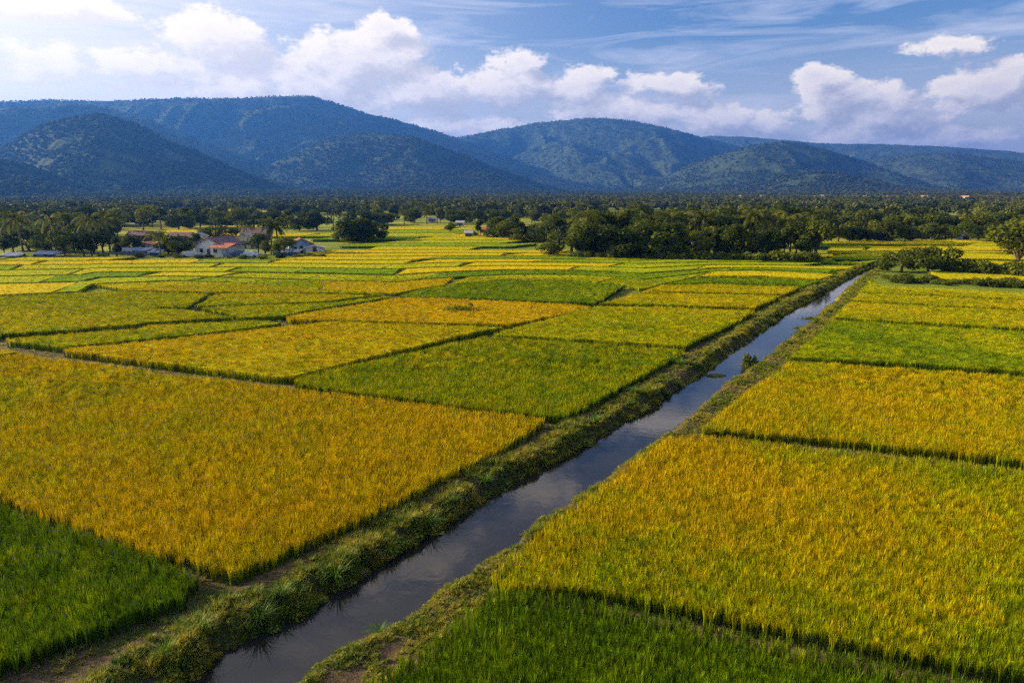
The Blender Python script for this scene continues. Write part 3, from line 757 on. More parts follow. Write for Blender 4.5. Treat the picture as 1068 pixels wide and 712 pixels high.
# the dark grove beside the canal
grove = []
rg = random.Random(5); u = 596
front = []
while u < 858:
    front.append(u); u += rg.uniform(8, 13.5)
items = []
for u in front:
    vb = 268 + (u - 596) * 0.018 + rg.uniform(-1, 1.2); k = rg.choice(['round', 'low', 'tall', 'low', 'round']); items.append((k, u, vb, rg.uniform(226, 238)))
u = 604
while u < 852:
    items.append((rg.choice(['palm', 'palm', 'palm', 'tall', 'round']), u, 264 + rg.uniform(-2, 2), rg.uniform(215, 224))); u += rg.uniform(8, 14)
u = 655
while u < 845:
    items.append((rg.choice(['round', 'palm', 'tall']), u, 257 + rg.uniform(-2, 2), rg.uniform(210, 217))); u += rg.uniform(10, 16)
for lst, row in ((items[:len(front)], 'front'),):
    pass
rowname = lambda it: 'front row' if it[2] > 266.5 else ('middle row' if it[2] > 260 else 'back row')
from collections import defaultdict
byrow = defaultdict(list)
for it in items: byrow[(rowname(it), 'palm' if it[0] == 'palm' else 'leafy tree')].append(it)
def ordw(n):
    return ORD[n] if n < 20 else 'twenty-' + ORD[n - 20]
for (row, kn), lst in byrow.items():
    lst.sort(key=lambda t: t[1])
    for i, (k, u, vb, vt) in enumerate(lst):
        tpx(k, u, vb, vt, '%s %s from the left in the %s of the dark grove' % (ordw(i), kn, row), 'trees of the dark grove by the canal', rg.uniform(1.0, 1.3))
for i, u in enumerate(range(600, 860, 13)):
    tpx('scrub', u + rg.uniform(-3, 3), 270 + (u - 596) * .02, 259 + rg.uniform(-3, 3), '%s shrub from the left along the foot of the dark grove' % ordw(i), 'shrubs under the dark grove', 1.2)
# right of the canal
tpx('low', 940, 284, 253, 'spreading tree on several trunks right of the canal bend, left one of the pair', wide=1.25)
tpx('low', 968, 285, 252, 'dense spreading tree right of the canal bend, right one of the pair', wide=1.2)
tpx('round', 1060, 282, 228, 'large tree at the right edge with its crown cut by the frame', wide=1.5)
for i, (u, vb, vt) in enumerate(((995, 286, 268), (1010, 287, 265), (1024, 288, 267), (1040, 288, 270), (1062, 290, 266), (1085, 290, 262))):
    tpx('scrub', u, vb, vt, '%s tall dark bush right of the pair of spreading trees' % ORD[i], 'tall bushes right of the spreading trees', 1.0)
for i in range(17):
    u = 925 + i * 10 + rg.uniform(-3, 3); vb = 294 + (u - 925) * 0.045 + rg.uniform(-2.5, 1)
    tpx('scrub', u, vb, vb - rg.uniform(6, 13), '%s low shrub from the left in the hedge behind the greenish yellow strip' % ordw(i), 'low shrubs of the hedge at the right', 1.5)
# the village's trees
vill = [('palm', 25, 266, 219, 'tall palm with a full star of fronds near the left edge', 1.15), ('palm', 168, 268, 238, 'short bright palm beside the blue roof', 1.2), ('palm', 292, 264, 225, 'tallest palm right of the white house', 1.25), ('palm', 283, 265, 231, 'palm just left of the tallest palm by the white house', 1.1),
 ('palm', 98, 264, 220, 'left palm of the pair behind the leafy garden trees', 1.2), ('palm', 115, 262, 222, 'right palm of the pair behind the leafy garden trees', 1.2), ('palm', 54, 262, 221, 'thin palm between the full star palm and the garden trees', .9), ('palm', 234, 250, 233, 'small palm behind the roof of the white house', 1.2), ('palm', 258, 252, 228, 'bushy palm behind the orange lean-to roof', 1.3),
 ('palm', 8, 258, 226, 'palm cut by the left edge of the picture', 1.1),
 ('round', 42, 266, 243, 'dark round garden tree between the full star palm and the blue tarps', 1.1), ('round', 68, 267, 244, 'yellow green garden tree standing over the blue tarps', 1.2), ('round', 88, 268, 240, 'broad dark garden tree left of the palm pair', 1.3), ('round', 131, 264, 246, 'dark garden tree left of the blue roof', 1.2), ('round', 5, 266, 247, 'dark garden tree at the left edge', 1.2),
 ('round', 184, 268, 250, 'low dark tree right of the short bright palm', 1.2), ('round', 196, 268, 252, 'low dark tree left of the white house', 1.0), ('round', 277, 268, 250, 'dark tree under the palms right of the white house', 1.1), ('round', 288, 269, 252, 'dark tree between the palms and the blue walled house', 1.0), ('tall', 70, 255, 216, 'tall dark tree behind the garden trees', 1.2),
 ('round', 247, 250, 236, 'tree behind the right slope of the purple roof', 1.1), ('scrub', 146, 267, 262, 'low bush before the blue roof', 1.2)]
for k, u, vb, vt, lab, w in vill: tpx(k, u, vb, vt, lab, 'village trees', w)
# belts of trees behind the plots: individual trees, front ones biggest
rv_ = random.Random(44)
for i, (u, vb, vt) in enumerate(((14, 262, 241), (30, 259, 238), (52, 265, 249), (60, 261, 240), (78, 262, 239), (96, 266, 248), (108, 262, 240), (122, 266, 249), (140, 263, 248), (176, 264, 248), (187, 265, 246), (205, 259, 243), (218, 250, 238), (243, 253, 240), (270, 264, 246), (296, 266, 250))):
    tpx(rv_.choice(['low', 'low', 'tall', 'round']), u, vb + 1, vt - 4, '%s from the left of the dense garden trees behind the village sheds' % ORD[i], 'dense garden trees', rv_.uniform(1.3, 1.7))
for i in range(19):
    u = 4 + i * 18 + rv_.uniform(-6, 6)
    tpx('scrub', u, 269.6 + rv_.uniform(-1, .6), 264.5 + rv_.uniform(-1.5, 2), '%s from the left of the low weedy bushes along the village edge' % ORD[i], 'weedy bushes at the village edge', rv_.uniform(1.2, 2.0))
def belt(u0, u1, vb0, vb1, vt0, vt1, n, kinds, label, group, seed):
    r = random.Random(seed)
    for i in range(n):
        u = u0 + (u1 - u0) * (i + r.random()) / n; vb = r.uniform(vb0, vb1)
        k = r.choice(kinds); lb = label[0] if k == 'palm' else label[1]
        tpx(k, u, vb, r.uniform(vt0, vt1) + (vb1 - vb) * -0.1, lb, group, r.uniform(1.1, 1.5))
K3 = ['round', 'low', 'tall', 'low', 'round']
belt(862, 1085, 250, 253.5, 226, 236, 26, K3, ['', 'dark leafy tree in the front of the long tree belt beyond the right fields'], 'front trees of the right belt', 1)
belt(850, 1085, 243, 248, 215, 226, 28, K3 + ['palm'], ['palm rising out of the long tree belt beyond the right fields', 'leafy tree in the middle of the long tree belt beyond the right fields'], 'middle trees of the right belt', 2)
belt(0, 130, 243, 252, 220, 232, 18, K3 + ['palm', 'palm'], ['palm among the leafy trees behind the village at the far left', 'leafy tree behind the village at the far left'], 'trees behind the village', 3)
belt(-20, 350, 236, 240, 213, 222, 34, K3 + ['palm', 'palm'], ['palm in the tree belt behind the far village plots', 'leafy tree in the belt behind the far village plots'], 'belt behind the village plots', 4)
belt(350, 620, 231, 235, 213, 222, 30, K3 + ['palm'], ['palm in the tree belt beyond the central plots', 'leafy tree in the belt beyond the central plots'], 'belt beyond the central plots', 5)
belt(600, 860, 240, 248, 215, 224, 22, K3 + ['palm'], ['palm behind the dark grove', 'leafy tree behind the dark grove'], 'trees behind the grove', 6)
# far-off wood: one mass
def low_tree(seed):
    r = random.Random(seed); lobes = []
    for k in range(5):
        a = r.uniform(0, 6.28); rad = r.uniform(0, 2.6); s = r.uniform(1.8, 2.8); lobes.append((rad * math.cos(a), rad * math.sin(a), r.uniform(3.5, 7), s, s, s * .85))
    V = leaf_cloud(360, lobes, .8, seed=seed, shell=.7); o = bpy.data.objects.new('far_tree', quads_mesh('far_tree', V, M_far)); return o
LT = [low_tree(s) for s in range(60, 65)]
pm = palm_mesh(77); 
G_wood = scatter_group(LT + [bpy.data.objects.new('far_palm', pm[0])])

# ---------------------------------------------------------------- hills
def rl(pts): 
    us = np.array([p[0] for p in pts]); vs = np.array([p[1] for p in pts]); return us, vs
RIDGES = [  # crest in survey coordinates, distance of crest, depth of its slopes
 (rl([(-700, 120), (-200, 112), (0, 105), (60, 104), (120, 105), (180, 102), (240, 102), (300, 99.5), (325, 100), (350, 107), (380, 117), (420, 126), (460, 138), (490, 149), (520, 161), (560, 175), (620, 190), (700, 202), (780, 206)]), 4300, 1700),
 (rl([(-700, 150), (-200, 128), (0, 113), (40, 108.5), (70, 107), (110, 111), (150, 121), (200, 142), (260, 170), (330, 200), (360, 206)]), 3300, 1000),
 (rl([(-500, 190), (-60, 172), (0, 157), (30, 138), (60, 126), (85, 120.5), (105, 119), (140, 128), (180, 146), (220, 165), (260, 183), (300, 198), (340, 206)]), 2300, 900),
 (rl([(-500, 150), (-60, 155), (0, 167), (30, 173), (80, 190), (120, 199), (160, 206)]), 1750, 500),
 (rl([(180, 206), (240, 190), (280, 172), (320, 152), (350, 143), (385, 138), (430, 142), (480, 160), (534, 182), (580, 197), (620, 206)]), 3000, 1000),
 (rl([(300, 200), (400, 165), (440, 150), (488, 141), (520, 135), (560, 128), (600, 123.5), (630, 122.5), (660, 125.5), (700, 134), (740, 145), (780, 155), (820, 164), (900, 180), (1000, 195), (1100, 206)]), 5200, 1900),
 (rl([(560, 200), (640, 170), (700, 150), (740, 141), (780, 142.5), (820, 146), (860, 149), (920, 150), (980, 152), (1020, 155), (1068, 158.5), (1200, 163), (1700, 180)]), 6600, 1800),
 (rl([(620, 206), (684, 190), (720, 170), (750, 160), (785, 151.5), (810, 148), (835, 148), (860, 154), (890, 164), (930, 178), (975, 194), (1020, 206)]), 3700, 1200),
 (rl([(820, 200), (880, 172), (920, 162), (960, 159.5), (1000, 160), (1068, 169), (1200, 176), (1500, 200)]), 4900, 1300),
 (rl([(-700, 186), (0, 190), (150, 195), (300, 198.5), (450, 199.5), (620, 202), (760, 206)]), 1900, 850),
 (rl([(740, 206), (780, 196), (814, 185), (854, 177.5), (884, 182), (930, 193), (984, 201), (1020, 206)]), 2700, 700),
]
def px_to_azel(u, v):
    d = ray(u, v); return math.atan2(d[0], d[1]), d[2] / math.hypot(d[0], d[1])
azh = np.radians(np.linspace(-56, 56, 1500)); rh = np.concatenate([np.geomspace(900, 3500, 300), np.linspace(3515, 8300, 190)])
AH, RH = np.meshgrid(azh, rh); XH = RH * np.sin(AH); YH = RH * np.cos(AH)
ZH = np.full(AH.shape, -8.0)
wx = XH + (fbm(XH / 500, YH / 500, 3) - .5) * 420; wy = YH + (fbm(XH / 500 + 9, YH / 500, 3) - .5) * 420
rg1 = ridged(wx / 480 + 3, wy / 800 + 1, 4); rg2 = fbm(XH / 60, YH / 60, 4)
for k, ((us, vs), R0, W) in enumerate(RIDGES):
    ae = [px_to_azel(u, v) for u, v in zip(us, vs)]; aa = np.array([a for a, e in ae]); te = np.array([e for a, e in ae])
    t = np.interp(azh, aa, te, left=-.002, right=-.002)
    ker = np.hanning(17); ker /= ker.sum(); t = np.convolve(np.pad(t, 8, mode='edge'), ker, 'valid')
    RC = R0 * (1 + 0.05 * (fbm(azh * 9 + k * 5, azh * 0 + k, 2) - .5) * 2)
    crest = (14 + RC * t)[None, :]
    dr = (RH - RC[None, :]) / W
    prof = np.where(dr < 0, (1 - sstep(0, 1, np.clip(-dr, 0, 1)) * 1.0), 1 - 0.8 * sstep(0, 1, np.clip(dr, 0, 1)))
    lin = np.where(dr < 0, np.clip(1 + dr, 0, 1), np.clip(1 - dr, 0, 1)); prof = 0.45 * prof + 0.55 * lin
    z = crest * prof
    # gullies and spurs running down the slopes, none at the crest itself
    off_crest = sstep(0.0, 0.35, np.abs(dr)) * np.clip(crest, 0, 600)
    z = z - off_crest * (1 - np.clip(rg1 * 1.7 - .55, 0, 1)) * 0.4 * prof ** .4
    z = np.where(crest > 2, z, -8)
    ZH = np.maximum(ZH, z)
ZH = np.maximum(ZH, (RH - 1000) * .012 * (.3 + fbm(XH / 300, YH / 300, 3)) * (RH < 3000) - 8 * (RH >= 3000)); ZH = ZH - 4 + (rg2 - .5) * 12 * sstep(5, 60, ZH)
hills = tag(link('hills', grid_mesh('hills', XH, YH, ZH, M_hill)), kind='structure')
# the wood: lowland belt 330 m - 1500 m, and the tree canopy of the nearer slopes
def hill_z(x, y):
    a = np.arctan2(x, y); r = np.hypot(x, y)
    ia = np.clip(np.interp(a, azh, np.arange(len(azh))), 0, len(azh) - 1.001); ir = np.clip(np.interp(r, rh, np.arange(len(rh))), 0, len(rh) - 1.001)
    i = ir.astype(int); j = ia.astype(int); fi = ir - i; fj = ia - j
    z = (ZH[i, j] * (1 - fj) + ZH[i, j + 1] * fj) * (1 - fi) + (ZH[i + 1, j] * (1 - fj) + ZH[i + 1, j + 1] * fj) * fi
    return np.where(r < 905, -0.25, np.maximum(z, -.25))
def wood(n, r0, r1, pw, lab, smin, smax, thr, name, palm=.0, amax=44):
    r = (r0 ** pw + (r1 ** pw - r0 ** pw) * rng.random(n)) ** (1 / pw); a = np.radians((rng.random(n) * 2 - 1) * amax)
    x, y = r * np.sin(a), r * np.cos(a); k = fbm(x / 90, y / 60, 3) > thr; x, y, r = x[k], y[k], r[k]
    z = hill_z(x, y) - .8
    s = smin + (smax - smin) * rng.random(len(x)); pk = rng.integers(0, 5, len(x)); pk[rng.random(len(x)) < palm] = 5
    s = np.where(pk == 5, 1.1 * s, s)
    tag(planted(name, [], [], M_far, np.stack([x, y, z], 1), np.zeros(0), np.zeros(len(x)), pk, s, G_wood), lab, 'wood', kind='stuff')
wood(9000, 345, 1000, 1.3, 'far-off lowland wood between the rice plots and the hills',   .7, 1.1, .48, 'lowland_wood', .12)
wood(60000, 2900, 5600, 1.2, 'forest canopy on the high mountain slopes', .6, 1.1, .40, 'mountain_forest', 0)
wood(48000, 950, 2900, 1.5, 'forest canopy covering the foothills and lower slopes', .75, 1.35, .30, 'hillside_forest', 0)

# ---------------------------------------------------------------- buildings
M_white = plain('white_plaster', (0.72, 0.71, 0.68), .8, .12, 1.2)
M_cream = plain('cream_plaster', (0.60, 0.55, 0.44), .8, .12, 1.2)
M_bluew = plain('blue_wall', (0.30, 0.48, 0.62), .7, .15, 1.2)
M_glass = plain('window_glass', (0.03, 0.035, 0.04), .15, .2, 1, .6)
M_wood = plain('dark_wood', (0.10, 0.065, 0.04), .8, .3, 3)
M_tarp = plain('blue_tarp', (0.05, 0.11, 0.26), .5, .25, 1.5)
M_greytarp = plain('grey_sheet', (0.20, 0.23, 0.30), .5, .25, 1.5)
M_ware = plain('pale_wall', (0.42, 0.33, 0.28), .8, .2, .2)
def roofmat(name, col, s=4.5):
    m, nt = newmat(name); tc = N(nt, 'ShaderNodeTexCoord').outputs['Object']
    w = N(nt, 'ShaderNodeTexWave'); w.inputs['Scale'].default_value = s; w.inputs['Distortion'].default_value = .3; L(nt, tc, w.inputs['Vector'])
    n = noise(nt, tc, 1.2, 5, .7); c = mixc(nt, mapr(nt, n, .35, .65, 0, 1), tuple(x * .6 for x in col), tuple(min(1, x * 1.25) for x in col))
    p = N(nt, 'ShaderNodeBsdfPrincipled'); p.inputs['Roughness'].default_value = .7; L(nt, c, p.inputs['Base Color']); L(nt, bump(nt, w.outputs['Fac'], .6, .06), p.inputs['Normal'])
    o = N(nt, 'ShaderNodeOutputMaterial'); L(nt, p.outputs[0], o.inputs[0]); return m
R_pur = roofmat('purple_roof', (0.20, 0.09, 0.12)); R_or = roofmat('orange_roof', (0.42, 0.13, 0.055)); R_mar = roofmat('maroon_roof', (0.10, 0.035, 0.035)); R_pink = roofmat('pink_roof', (0.48, 0.22, 0.24)); R_grey = roofmat('grey_roof', (0.40, 0.38, 0.40)); R_red = roofmat('red_roof', (0.34, 0.08, 0.07))
def gable_roof(w, d, z0, rise, ov, th=.14):
    """ridge along local y"""
    mb = MB(); hw = w / 2 + ov; y0, y1 = -d / 2 - ov, d / 2 + ov; zz = z0 - ov * rise / (w / 2)
    for sg in (-1, 1):
        v = [(sg * hw, y0, zz), (0, y0, z0 + rise), (0, y1, z0 + rise), (sg * hw, y1, zz)]
        v += [(a, b, c + th) for a, b, c in v]
        f = [(0, 1, 2, 3), (7, 6, 5, 4), (0, 4, 5, 1), (1, 5, 6, 2), (2, 6, 7, 3), (3, 7, 4, 0)]
        mb.add(v, f)
    return mb
def house(u, vb, w, d, hw, rise, wallm, roofm, label, rz=0.0, ridge='y', lean=None, wins=2, name='house', group='village houses'):
    x, y = gp(u, vb); e = empty(name, (x, y, -0.02), rz, .9); tag(e, label, 'house' if name == 'house' else name.replace('_', ' '), group)
    if ridge == 'x': iw, idp = d, w
    else: iw, idp = w, d
    mb = MB()
    v = [(-iw / 2, -idp / 2, 0), (iw / 2, -idp / 2, 0), (iw / 2, idp / 2, 0), (-iw / 2, idp / 2, 0), (-iw / 2, -idp / 2, hw), (iw / 2, -idp / 2, hw), (iw / 2, idp / 2, hw), (-iw / 2, idp / 2, hw), (0, -idp / 2, hw + rise - .02), (0, idp / 2, hw + rise - .02)]
    f = [(0, 1, 5, 8, 4), (2, 3, 7, 9, 6), (1, 2, 6, 5), (3, 0, 4, 7)]
    mb.add(v, f); wl = mb.obj('wall', wallm, e); rf = gable_roof(iw, idp, hw, rise, .45).obj('roof', roofm, e)
    if ridge == 'x': wl.rotation_euler.z = rf.rotation_euler.z = math.pi / 2
    for k in range(wins):
        fx = -w / 2 + w * (k + .5) / wins; wm = MB(); zc = hw * .55; s = .5
        wm.box(fx - s, fx + s, -d / 2 - .05, -d / 2 + .02, zc - .45, zc + .5); wo = wm.obj('window', M_wood, e)
        pm_ = MB(); pm_.box(fx - s + .08, fx + s - .08, -d / 2 - .07, -d / 2 - .052, zc - .37, zc + .42); pm_.obj('pane', M_glass, wo)
    if wins:
        dm = MB(); dm.box(w * .12 - .4, w * .12 + .4, -d / 2 - .06, -d / 2 + .02, 0, 1.95) if wins > 2 else dm.box(-.4, .4, -d / 2 - .06, -d / 2 + .02, 0, 1.95); dm.obj('door', M_wood, e)
    if lean:
        lx, lw, ld, lh, lm = lean; mb = MB()
        y0, y1 = -d / 2 - ld, -d / 2 + ld * .6
        v = [(lx - lw / 2, y0, lh), (lx + lw / 2, y0, lh), (lx + lw / 2, y1, lh + .9), (lx - lw / 2, y1, lh + .9)]; v += [(a, b, c + .12) for a, b, c in v]
        mb.add(v, [(3, 2, 1, 0), (4, 5, 6, 7), (0, 1, 5, 4), (1, 2, 6, 5), (2, 3, 7, 6), (3, 0, 4, 7)]); mb.obj('porch_roof', lm, e)
        for px_ in (-.45, .45):
            p = MB(); p.tube([(lx + px_ * lw, y0 + .2, 0), (lx + px_ * lw, y0 + .2, lh + .05)], [.07, .07], 6); p.obj('post', M_wood, e)
    return e
house(230, 266, 8.0, 9, 2.7, 1.9, M_white, R_pur, 'white gabled house with a purple roof and two small windows', rz=-.25, lean=(4.6, 5.4, 2.4, 2.4, R_or))
house(219, 262, 5, 6, 2.8, .8, M_cream, R_pink, 'low cream annex with a pink roof on the left side of the white house', rz=.2, wins=1)
house(257, 258, 6, 6, 2.9, 1.2, M_cream, R_grey, 'cream building with a grey roof behind the orange porch roof', rz=.2, wins=1)
house(314, 263, 6.4, 5.5, 2.2, 1.5, M_bluew, R_red, 'pale blue walled house with a red roof at the right end of the village', rz=.35, wins=2)
house(329, 264.5, 4.6, 3.5, 1.6, .5, M_white, R_grey, 'small white flat shed at the right tip of the village', rz=.2, wins=1)
house(208, 254, 4, 4, 2.4, .9, M_white, R_grey, 'small white hut half hidden left behind the white house', wins=1)
house(268, 251, 8, 6, 2.6, 1.6, M_wood, R_mar, 'dark house with a maroon roof behind the village palms', wins=1, ridge='x')
house(152, 250, 10, 5, 1.7, 1.2, M_wood, R_mar, 'long low house under a dark maroon roof behind the short bright palm', wins=3, ridge='x')
house(190, 250, 7, 5, 1.5, 1.0, M_wood, R_mar, 'shorter maroon roofed barn right of the long low house', wins=2, ridge='x')
house(153, 262, 5, 4, 1.9, .6, M_cream, R_red, 'tiny cream hut with a red roof behind the blue roofed stall', wins=1, rz=.1)
# small sheds and tarps at the field edge
def stall(u, vb, w, d, h, mat, label, tarp=None, name='market_stall'):
    h *= .66; x, y = gp(u, vb); e = empty('open_shed', (x, y, 0), random.uniform(-.08, .08)); tag(e, label, 'shed', 'open sheds along the village edge')
    for sx in (-.46, 0, .46):
        for sy in (-.45, .45):
            p = MB(); p.tube([(sx * w, sy * d, -.1), (sx * w, sy * d, h)], [.05, .05], 5); p.obj('post', M_wood, e)
    mb = MB(); n = 8
    for i in range(n):
        x0, x1 = -w / 2 - .3 + (w + .6) * i / n, -w / 2 - .3 + (w + .6) * (i + 1) / n - .0
        z = h + random.uniform(-.05, .05)
        mb.add([(x0, -d / 2 - .4, z - .1), (x1, -d / 2 - .4, z - .1), (x1, d / 2 + .3, z + .45), (x0, d / 2 + .3, z + .45)], [(0, 1, 2, 3)])
    r = mb.obj('roof', mat, e); md = r.modifiers.new('s', 'SOLIDIFY'); md.thickness = .05
    if tarp:
        t = MB()
        for i in range(n):
            x0, x1 = -w / 2 + w * i / n, -w / 2 + w * (i + 1) / n; b = random.uniform(-.12, .12)
            t.add([(x0, -d / 2 + .1, .05), ((x0 + x1) / 2, -d / 2 + .1 + b, .05), (x1, -d / 2 + .1, .05), (x1, -d / 2 + .05, h * .8), ((x0 + x1) / 2, -d / 2 + .05 + b, h * .75), (x0, -d / 2 + .05, h * .8)], [(0, 1, 4, 5), (1, 2, 3, 4)])
        r = t.obj('side_sheet', tarp, e); md = r.modifiers.new('s', 'SOLIDIFY'); md.thickness = .03
stall(138, 265.5, 8.5, 2.5, 1.7, M_tarp, 'open shed with a bright blue roof left of the short bright palm', M_greytarp)
stall(164, 267, 2.4, 2, 1.5, M_tarp, 'tiny blue shelter at the foot of the short bright palm', M_tarp)
stall(50, 268.5, 5, 2.2, 1.4, M_tarp, 'shed hung with dark blue sheets under the garden trees', M_tarp)
stall(14, 270, 4, 2.0, 1.4, M_greytarp, 'shed hung with grey sheets at the left edge', M_greytarp)
stall(300, 266.5, 6, 2.2, 1.5, M_greytarp, 'grey sheeted shed in front of the pale blue walled house', M_tarp)
# parked cars by the houses
def car(u, vb, col, label, rz):
    x, y = gp(u, vb); e = empty('parked_car', (x, y, 0), rz); tag(e, label, 'car', 'cars parked by the village houses')
    m = plain('car_paint', col, .3, .05, 1, .5)
    prof = [(-2.1, .35), (-2.15, .8), (-1.5, .92), (-.95, 1.42), (.75, 1.45), (1.45, .98), (2.05, .85), (2.12, .38)]
    mb = MB(); n = len(prof)
    v = [(a, -.82 + .12 * (z > 1.2), z) for a, z in prof] + [(a, .82 - .12 * (z > 1.2), z) for a, z in prof]
    mb.add(v, [tuple(range(n)), tuple(range(2 * n - 1, n - 1, -1))] + [(i, n + i, n + (i + 1) % n, (i + 1) % n) for i in range(n)]); b = mb.obj('body', m, e)
    g = MB()
    for sy in (-1, 1): g.add([(-1.3, sy * .80, .98), (1.2, sy * .80, 1.0), (.65, sy * .715, 1.36), (-.88, sy * .715, 1.34)], [(0, 1, 2, 3)])
    g.obj('side_window', M_glass, e)
    for sx in (-1.35, 1.35):
        for sy in (-.75, .75):
            w_ = MB(); w_.tube([(sx, sy - .1, .33), (sx, sy + .1, .33)], [.33, .33], 14); w_.obj('wheel', M_wood, e)
car(200, 268.3, (.55, .57, .6), 'silver car parked in the yard left of the white house', .15)
car(262, 268.4, (.6, .62, .66), 'pale car parked before the orange porch roof', -.2)
car(250, 267.5, (.12, .16, .3), 'dark blue car parked beside the porch of the white house', .4)
# scattered far buildings
for i, (u, vb, w, m, rm, lab) in enumerate((
  (489, 248, 5, M_white, R_grey, 'small white hut among the plots left of the slim lone tree'), (505, 244, 5.5, M_wood, R_or, 'small brown hut with an orange roof beside the short tree row'),
  (451, 231.5, 9, M_white, R_grey, 'far white building half hidden in the central tree belt'), 
  (480, 236, 7, M_white, R_grey, 'far white building below the central tree belt'), 
  (584, 224, 14, M_white, R_grey, 'far white hall showing between treetops left of the grove'), (654, 227, 10, M_cream, R_grey, 'far cream building showing over the grove'), (1005, 251, 6, M_bluew, R_grey, 'low pale blue house in the shade of the right belt'))):
    house(u, vb, w * .5, 3, 1.9, .7, m, rm, lab, wins=2, ridge='x', name='house', group='scattered far houses')
rb_ = random.Random(3)
for i, (u, w, v, nm) in enumerate(((780, 14, 210.4, 'leftmost'), (800, 10, 210.6, 'second'), (862, 26, 210.2, 'third'), (875, 30, 210.6, 'fourth'), (905, 24, 210.9, 'fifth'), (920, 34, 211.3, 'sixth'), (935, 22, 211.6, 'seventh'), (948, 26, 211.4, 'eighth'), (1003, 60, 212.2, 'ninth'), (1028, 32, 212.6, 'tenth'), (1050, 22, 212.4, 'eleventh'))):
    x, y = gp(u, v); e = empty('warehouse', (x, y, 0), rb_.uniform(-.1, .1)); tag(e, '%s from the left of the pale halls at the foot of the right hills' % nm, 'hall', 'pale halls below the right hills')
    hh = 10.0 + rb_.uniform(-.5, 1.2)
    mb = MB(); mb.box(-w * .9, w * .9, -8, 8, 0, hh - .6); mb.obj('wall', M_ware, e)
    mb = MB(); mb.box(-w * .9 - .6, w * .9 + .6, -8.6, 8.6, hh - .59, hh); mb.obj('roof', R_pink if i % 2 else R_or, e)
    for k in range(4):
        m_ = MB(); c = -w * .7 + w * 1.4 * k / 3; m_.box(c - w * .12, c + w * .12, -8.06, -7.98, hh - 4.5, hh - 2); m_.obj('window', M_glass, e)
# little gap in the deep golden field
x, y = gp(480, 324, .6); mm = quads_mesh('flattened_rice', leaf_cloud(260, [(0, 0, .45, 2.6, .7, .3), (1.2, .9, .75, .4, .3, .35)], .14, seed=91, shell=.1), M_bush)
o = link('weed_clump', mm); o.location = (x, y, .45); tag(o, 'small dark weed clump in the middle of the deep golden field', 'weeds')

# ---------------------------------------------------------------- air
SUN_AZ = math.radians(-76); SUN_EL = math.radians(19)   # azimuth from +Y, negative = left
ht = MB(); ht.box(-9300, 9300, -9300, 9300, -10, 640)
hm, nt = newmat('air'); pv = N(nt, 'ShaderNodeVolumePrincipled'); pv.inputs['Color'].default_value = (.07, .28, 1, 1); pv.inputs['Density'].default_value = 1.4e-4
pv.inputs['Anisotropy'].default_value = .35; o_ = N(nt, 'ShaderNodeOutputMaterial'); L(nt, pv.outputs[0], o_.inputs['Volume'])
hz = ht.obj('haze', hm); tag(hz, kind='stuff')

# ---------------------------------------------------------------- sky, sun
W = bpy.data.worlds.new('World'); S.world = W; W.use_nodes = True; nt = W.node_tree; nt.nodes.clear()
sky = N(nt, 'ShaderNodeTexSky', sky_type='NISHITA'); sky.sun_disc = False; sky.sun_elevation = SUN_EL; sky.sun_rotation = SUN_AZ
sky.altitude = 100; sky.air_density = 1.0; sky.dust_density = .6; sky.ozone_density = 2.0
dirn = N(nt, 'ShaderNodeTexCoord').outputs['Generated']
# clouds: density over (azimuth, elevation), lit from the sun's side
cg = bpy.data.node_groups.new('cloud_density', 'ShaderNodeTree')
cg.interface.new_socket('P', in_out='INPUT', socket_type='NodeSocketVector'); cg.interface.new_socket('Density', in_out='OUTPUT', socket_type='NodeSocketFloat'); cg.interface.new_socket('Cirrus', in_out='OUTPUT', socket_type='NodeSocketFloat')
gi = cg.nodes.new('NodeGroupInput'); go = cg.nodes.new('NodeGroupOutput')
P = gi.outputs[0]
wn = noise(cg, P, 7, 4, .6, out=1); wv_ = N(cg, 'ShaderNodeVectorMath', operation='MULTIPLY_ADD'); L(cg, wn, wv_.inputs[0]); wv_.inputs[1].default_value = (.07, .045, 0); 
sb = N(cg, 'ShaderNodeVectorMath', operation='SUBTRACT'); L(cg, P, sb.inputs[0]); sb.inputs[1].default_value = (.035, .0225, 0); L(cg, sb.outputs[0], wv_.inputs[2]); PW = wv_.outputs[0]
BL = [(20, 2, 130, 26, 1.1), (110, 8, 50, 12, .8), (222, 40, 78, 38, 1.1), (150, 62, 95, 34, .95), (50, 66, 110, 38, .8), (365, 66, 95, 52, 1.15), (398, 34, 46, 26, 1.0), (330, 88, 110, 40, 1.05), (440, 98, 100, 34, 1.05), (240, 92, 160, 28, .8), (525, 92, 80, 38, 1.05), (547, 66, 36, 22, .95), (592, 96, 60, 30, 1.0), (640, 118, 120, 30, .95), (697, 90, 66, 25, .95), (745, 126, 120, 28, .9), (872, 102, 78, 36, 1.1), (853, 82, 34, 19, 1.0), (930, 122, 120, 32, 1.0), (1035, 102, 100, 38, 1.05), (1066, 76, 46, 22, .95), (900, 146, 300, 34, 1.0), (1008, 47, 74, 17, .8), (480, 136, 120, 26, .9), (1200, 90, 150, 60, 1), (-150, 60, 200, 70, 1), (700, -70, 90, 40, .9), (950, -110, 150, 60, 1.0), (500, -160, 170, 60, 1.0), (820, -250, 200, 80, 1.05), (300, -300, 220, 80, 1), (620, -400, 240, 90, 1.05), (1100, -380, 240, 90, 1.0), (1000, -190, 110, 40, .9)]
acc = None
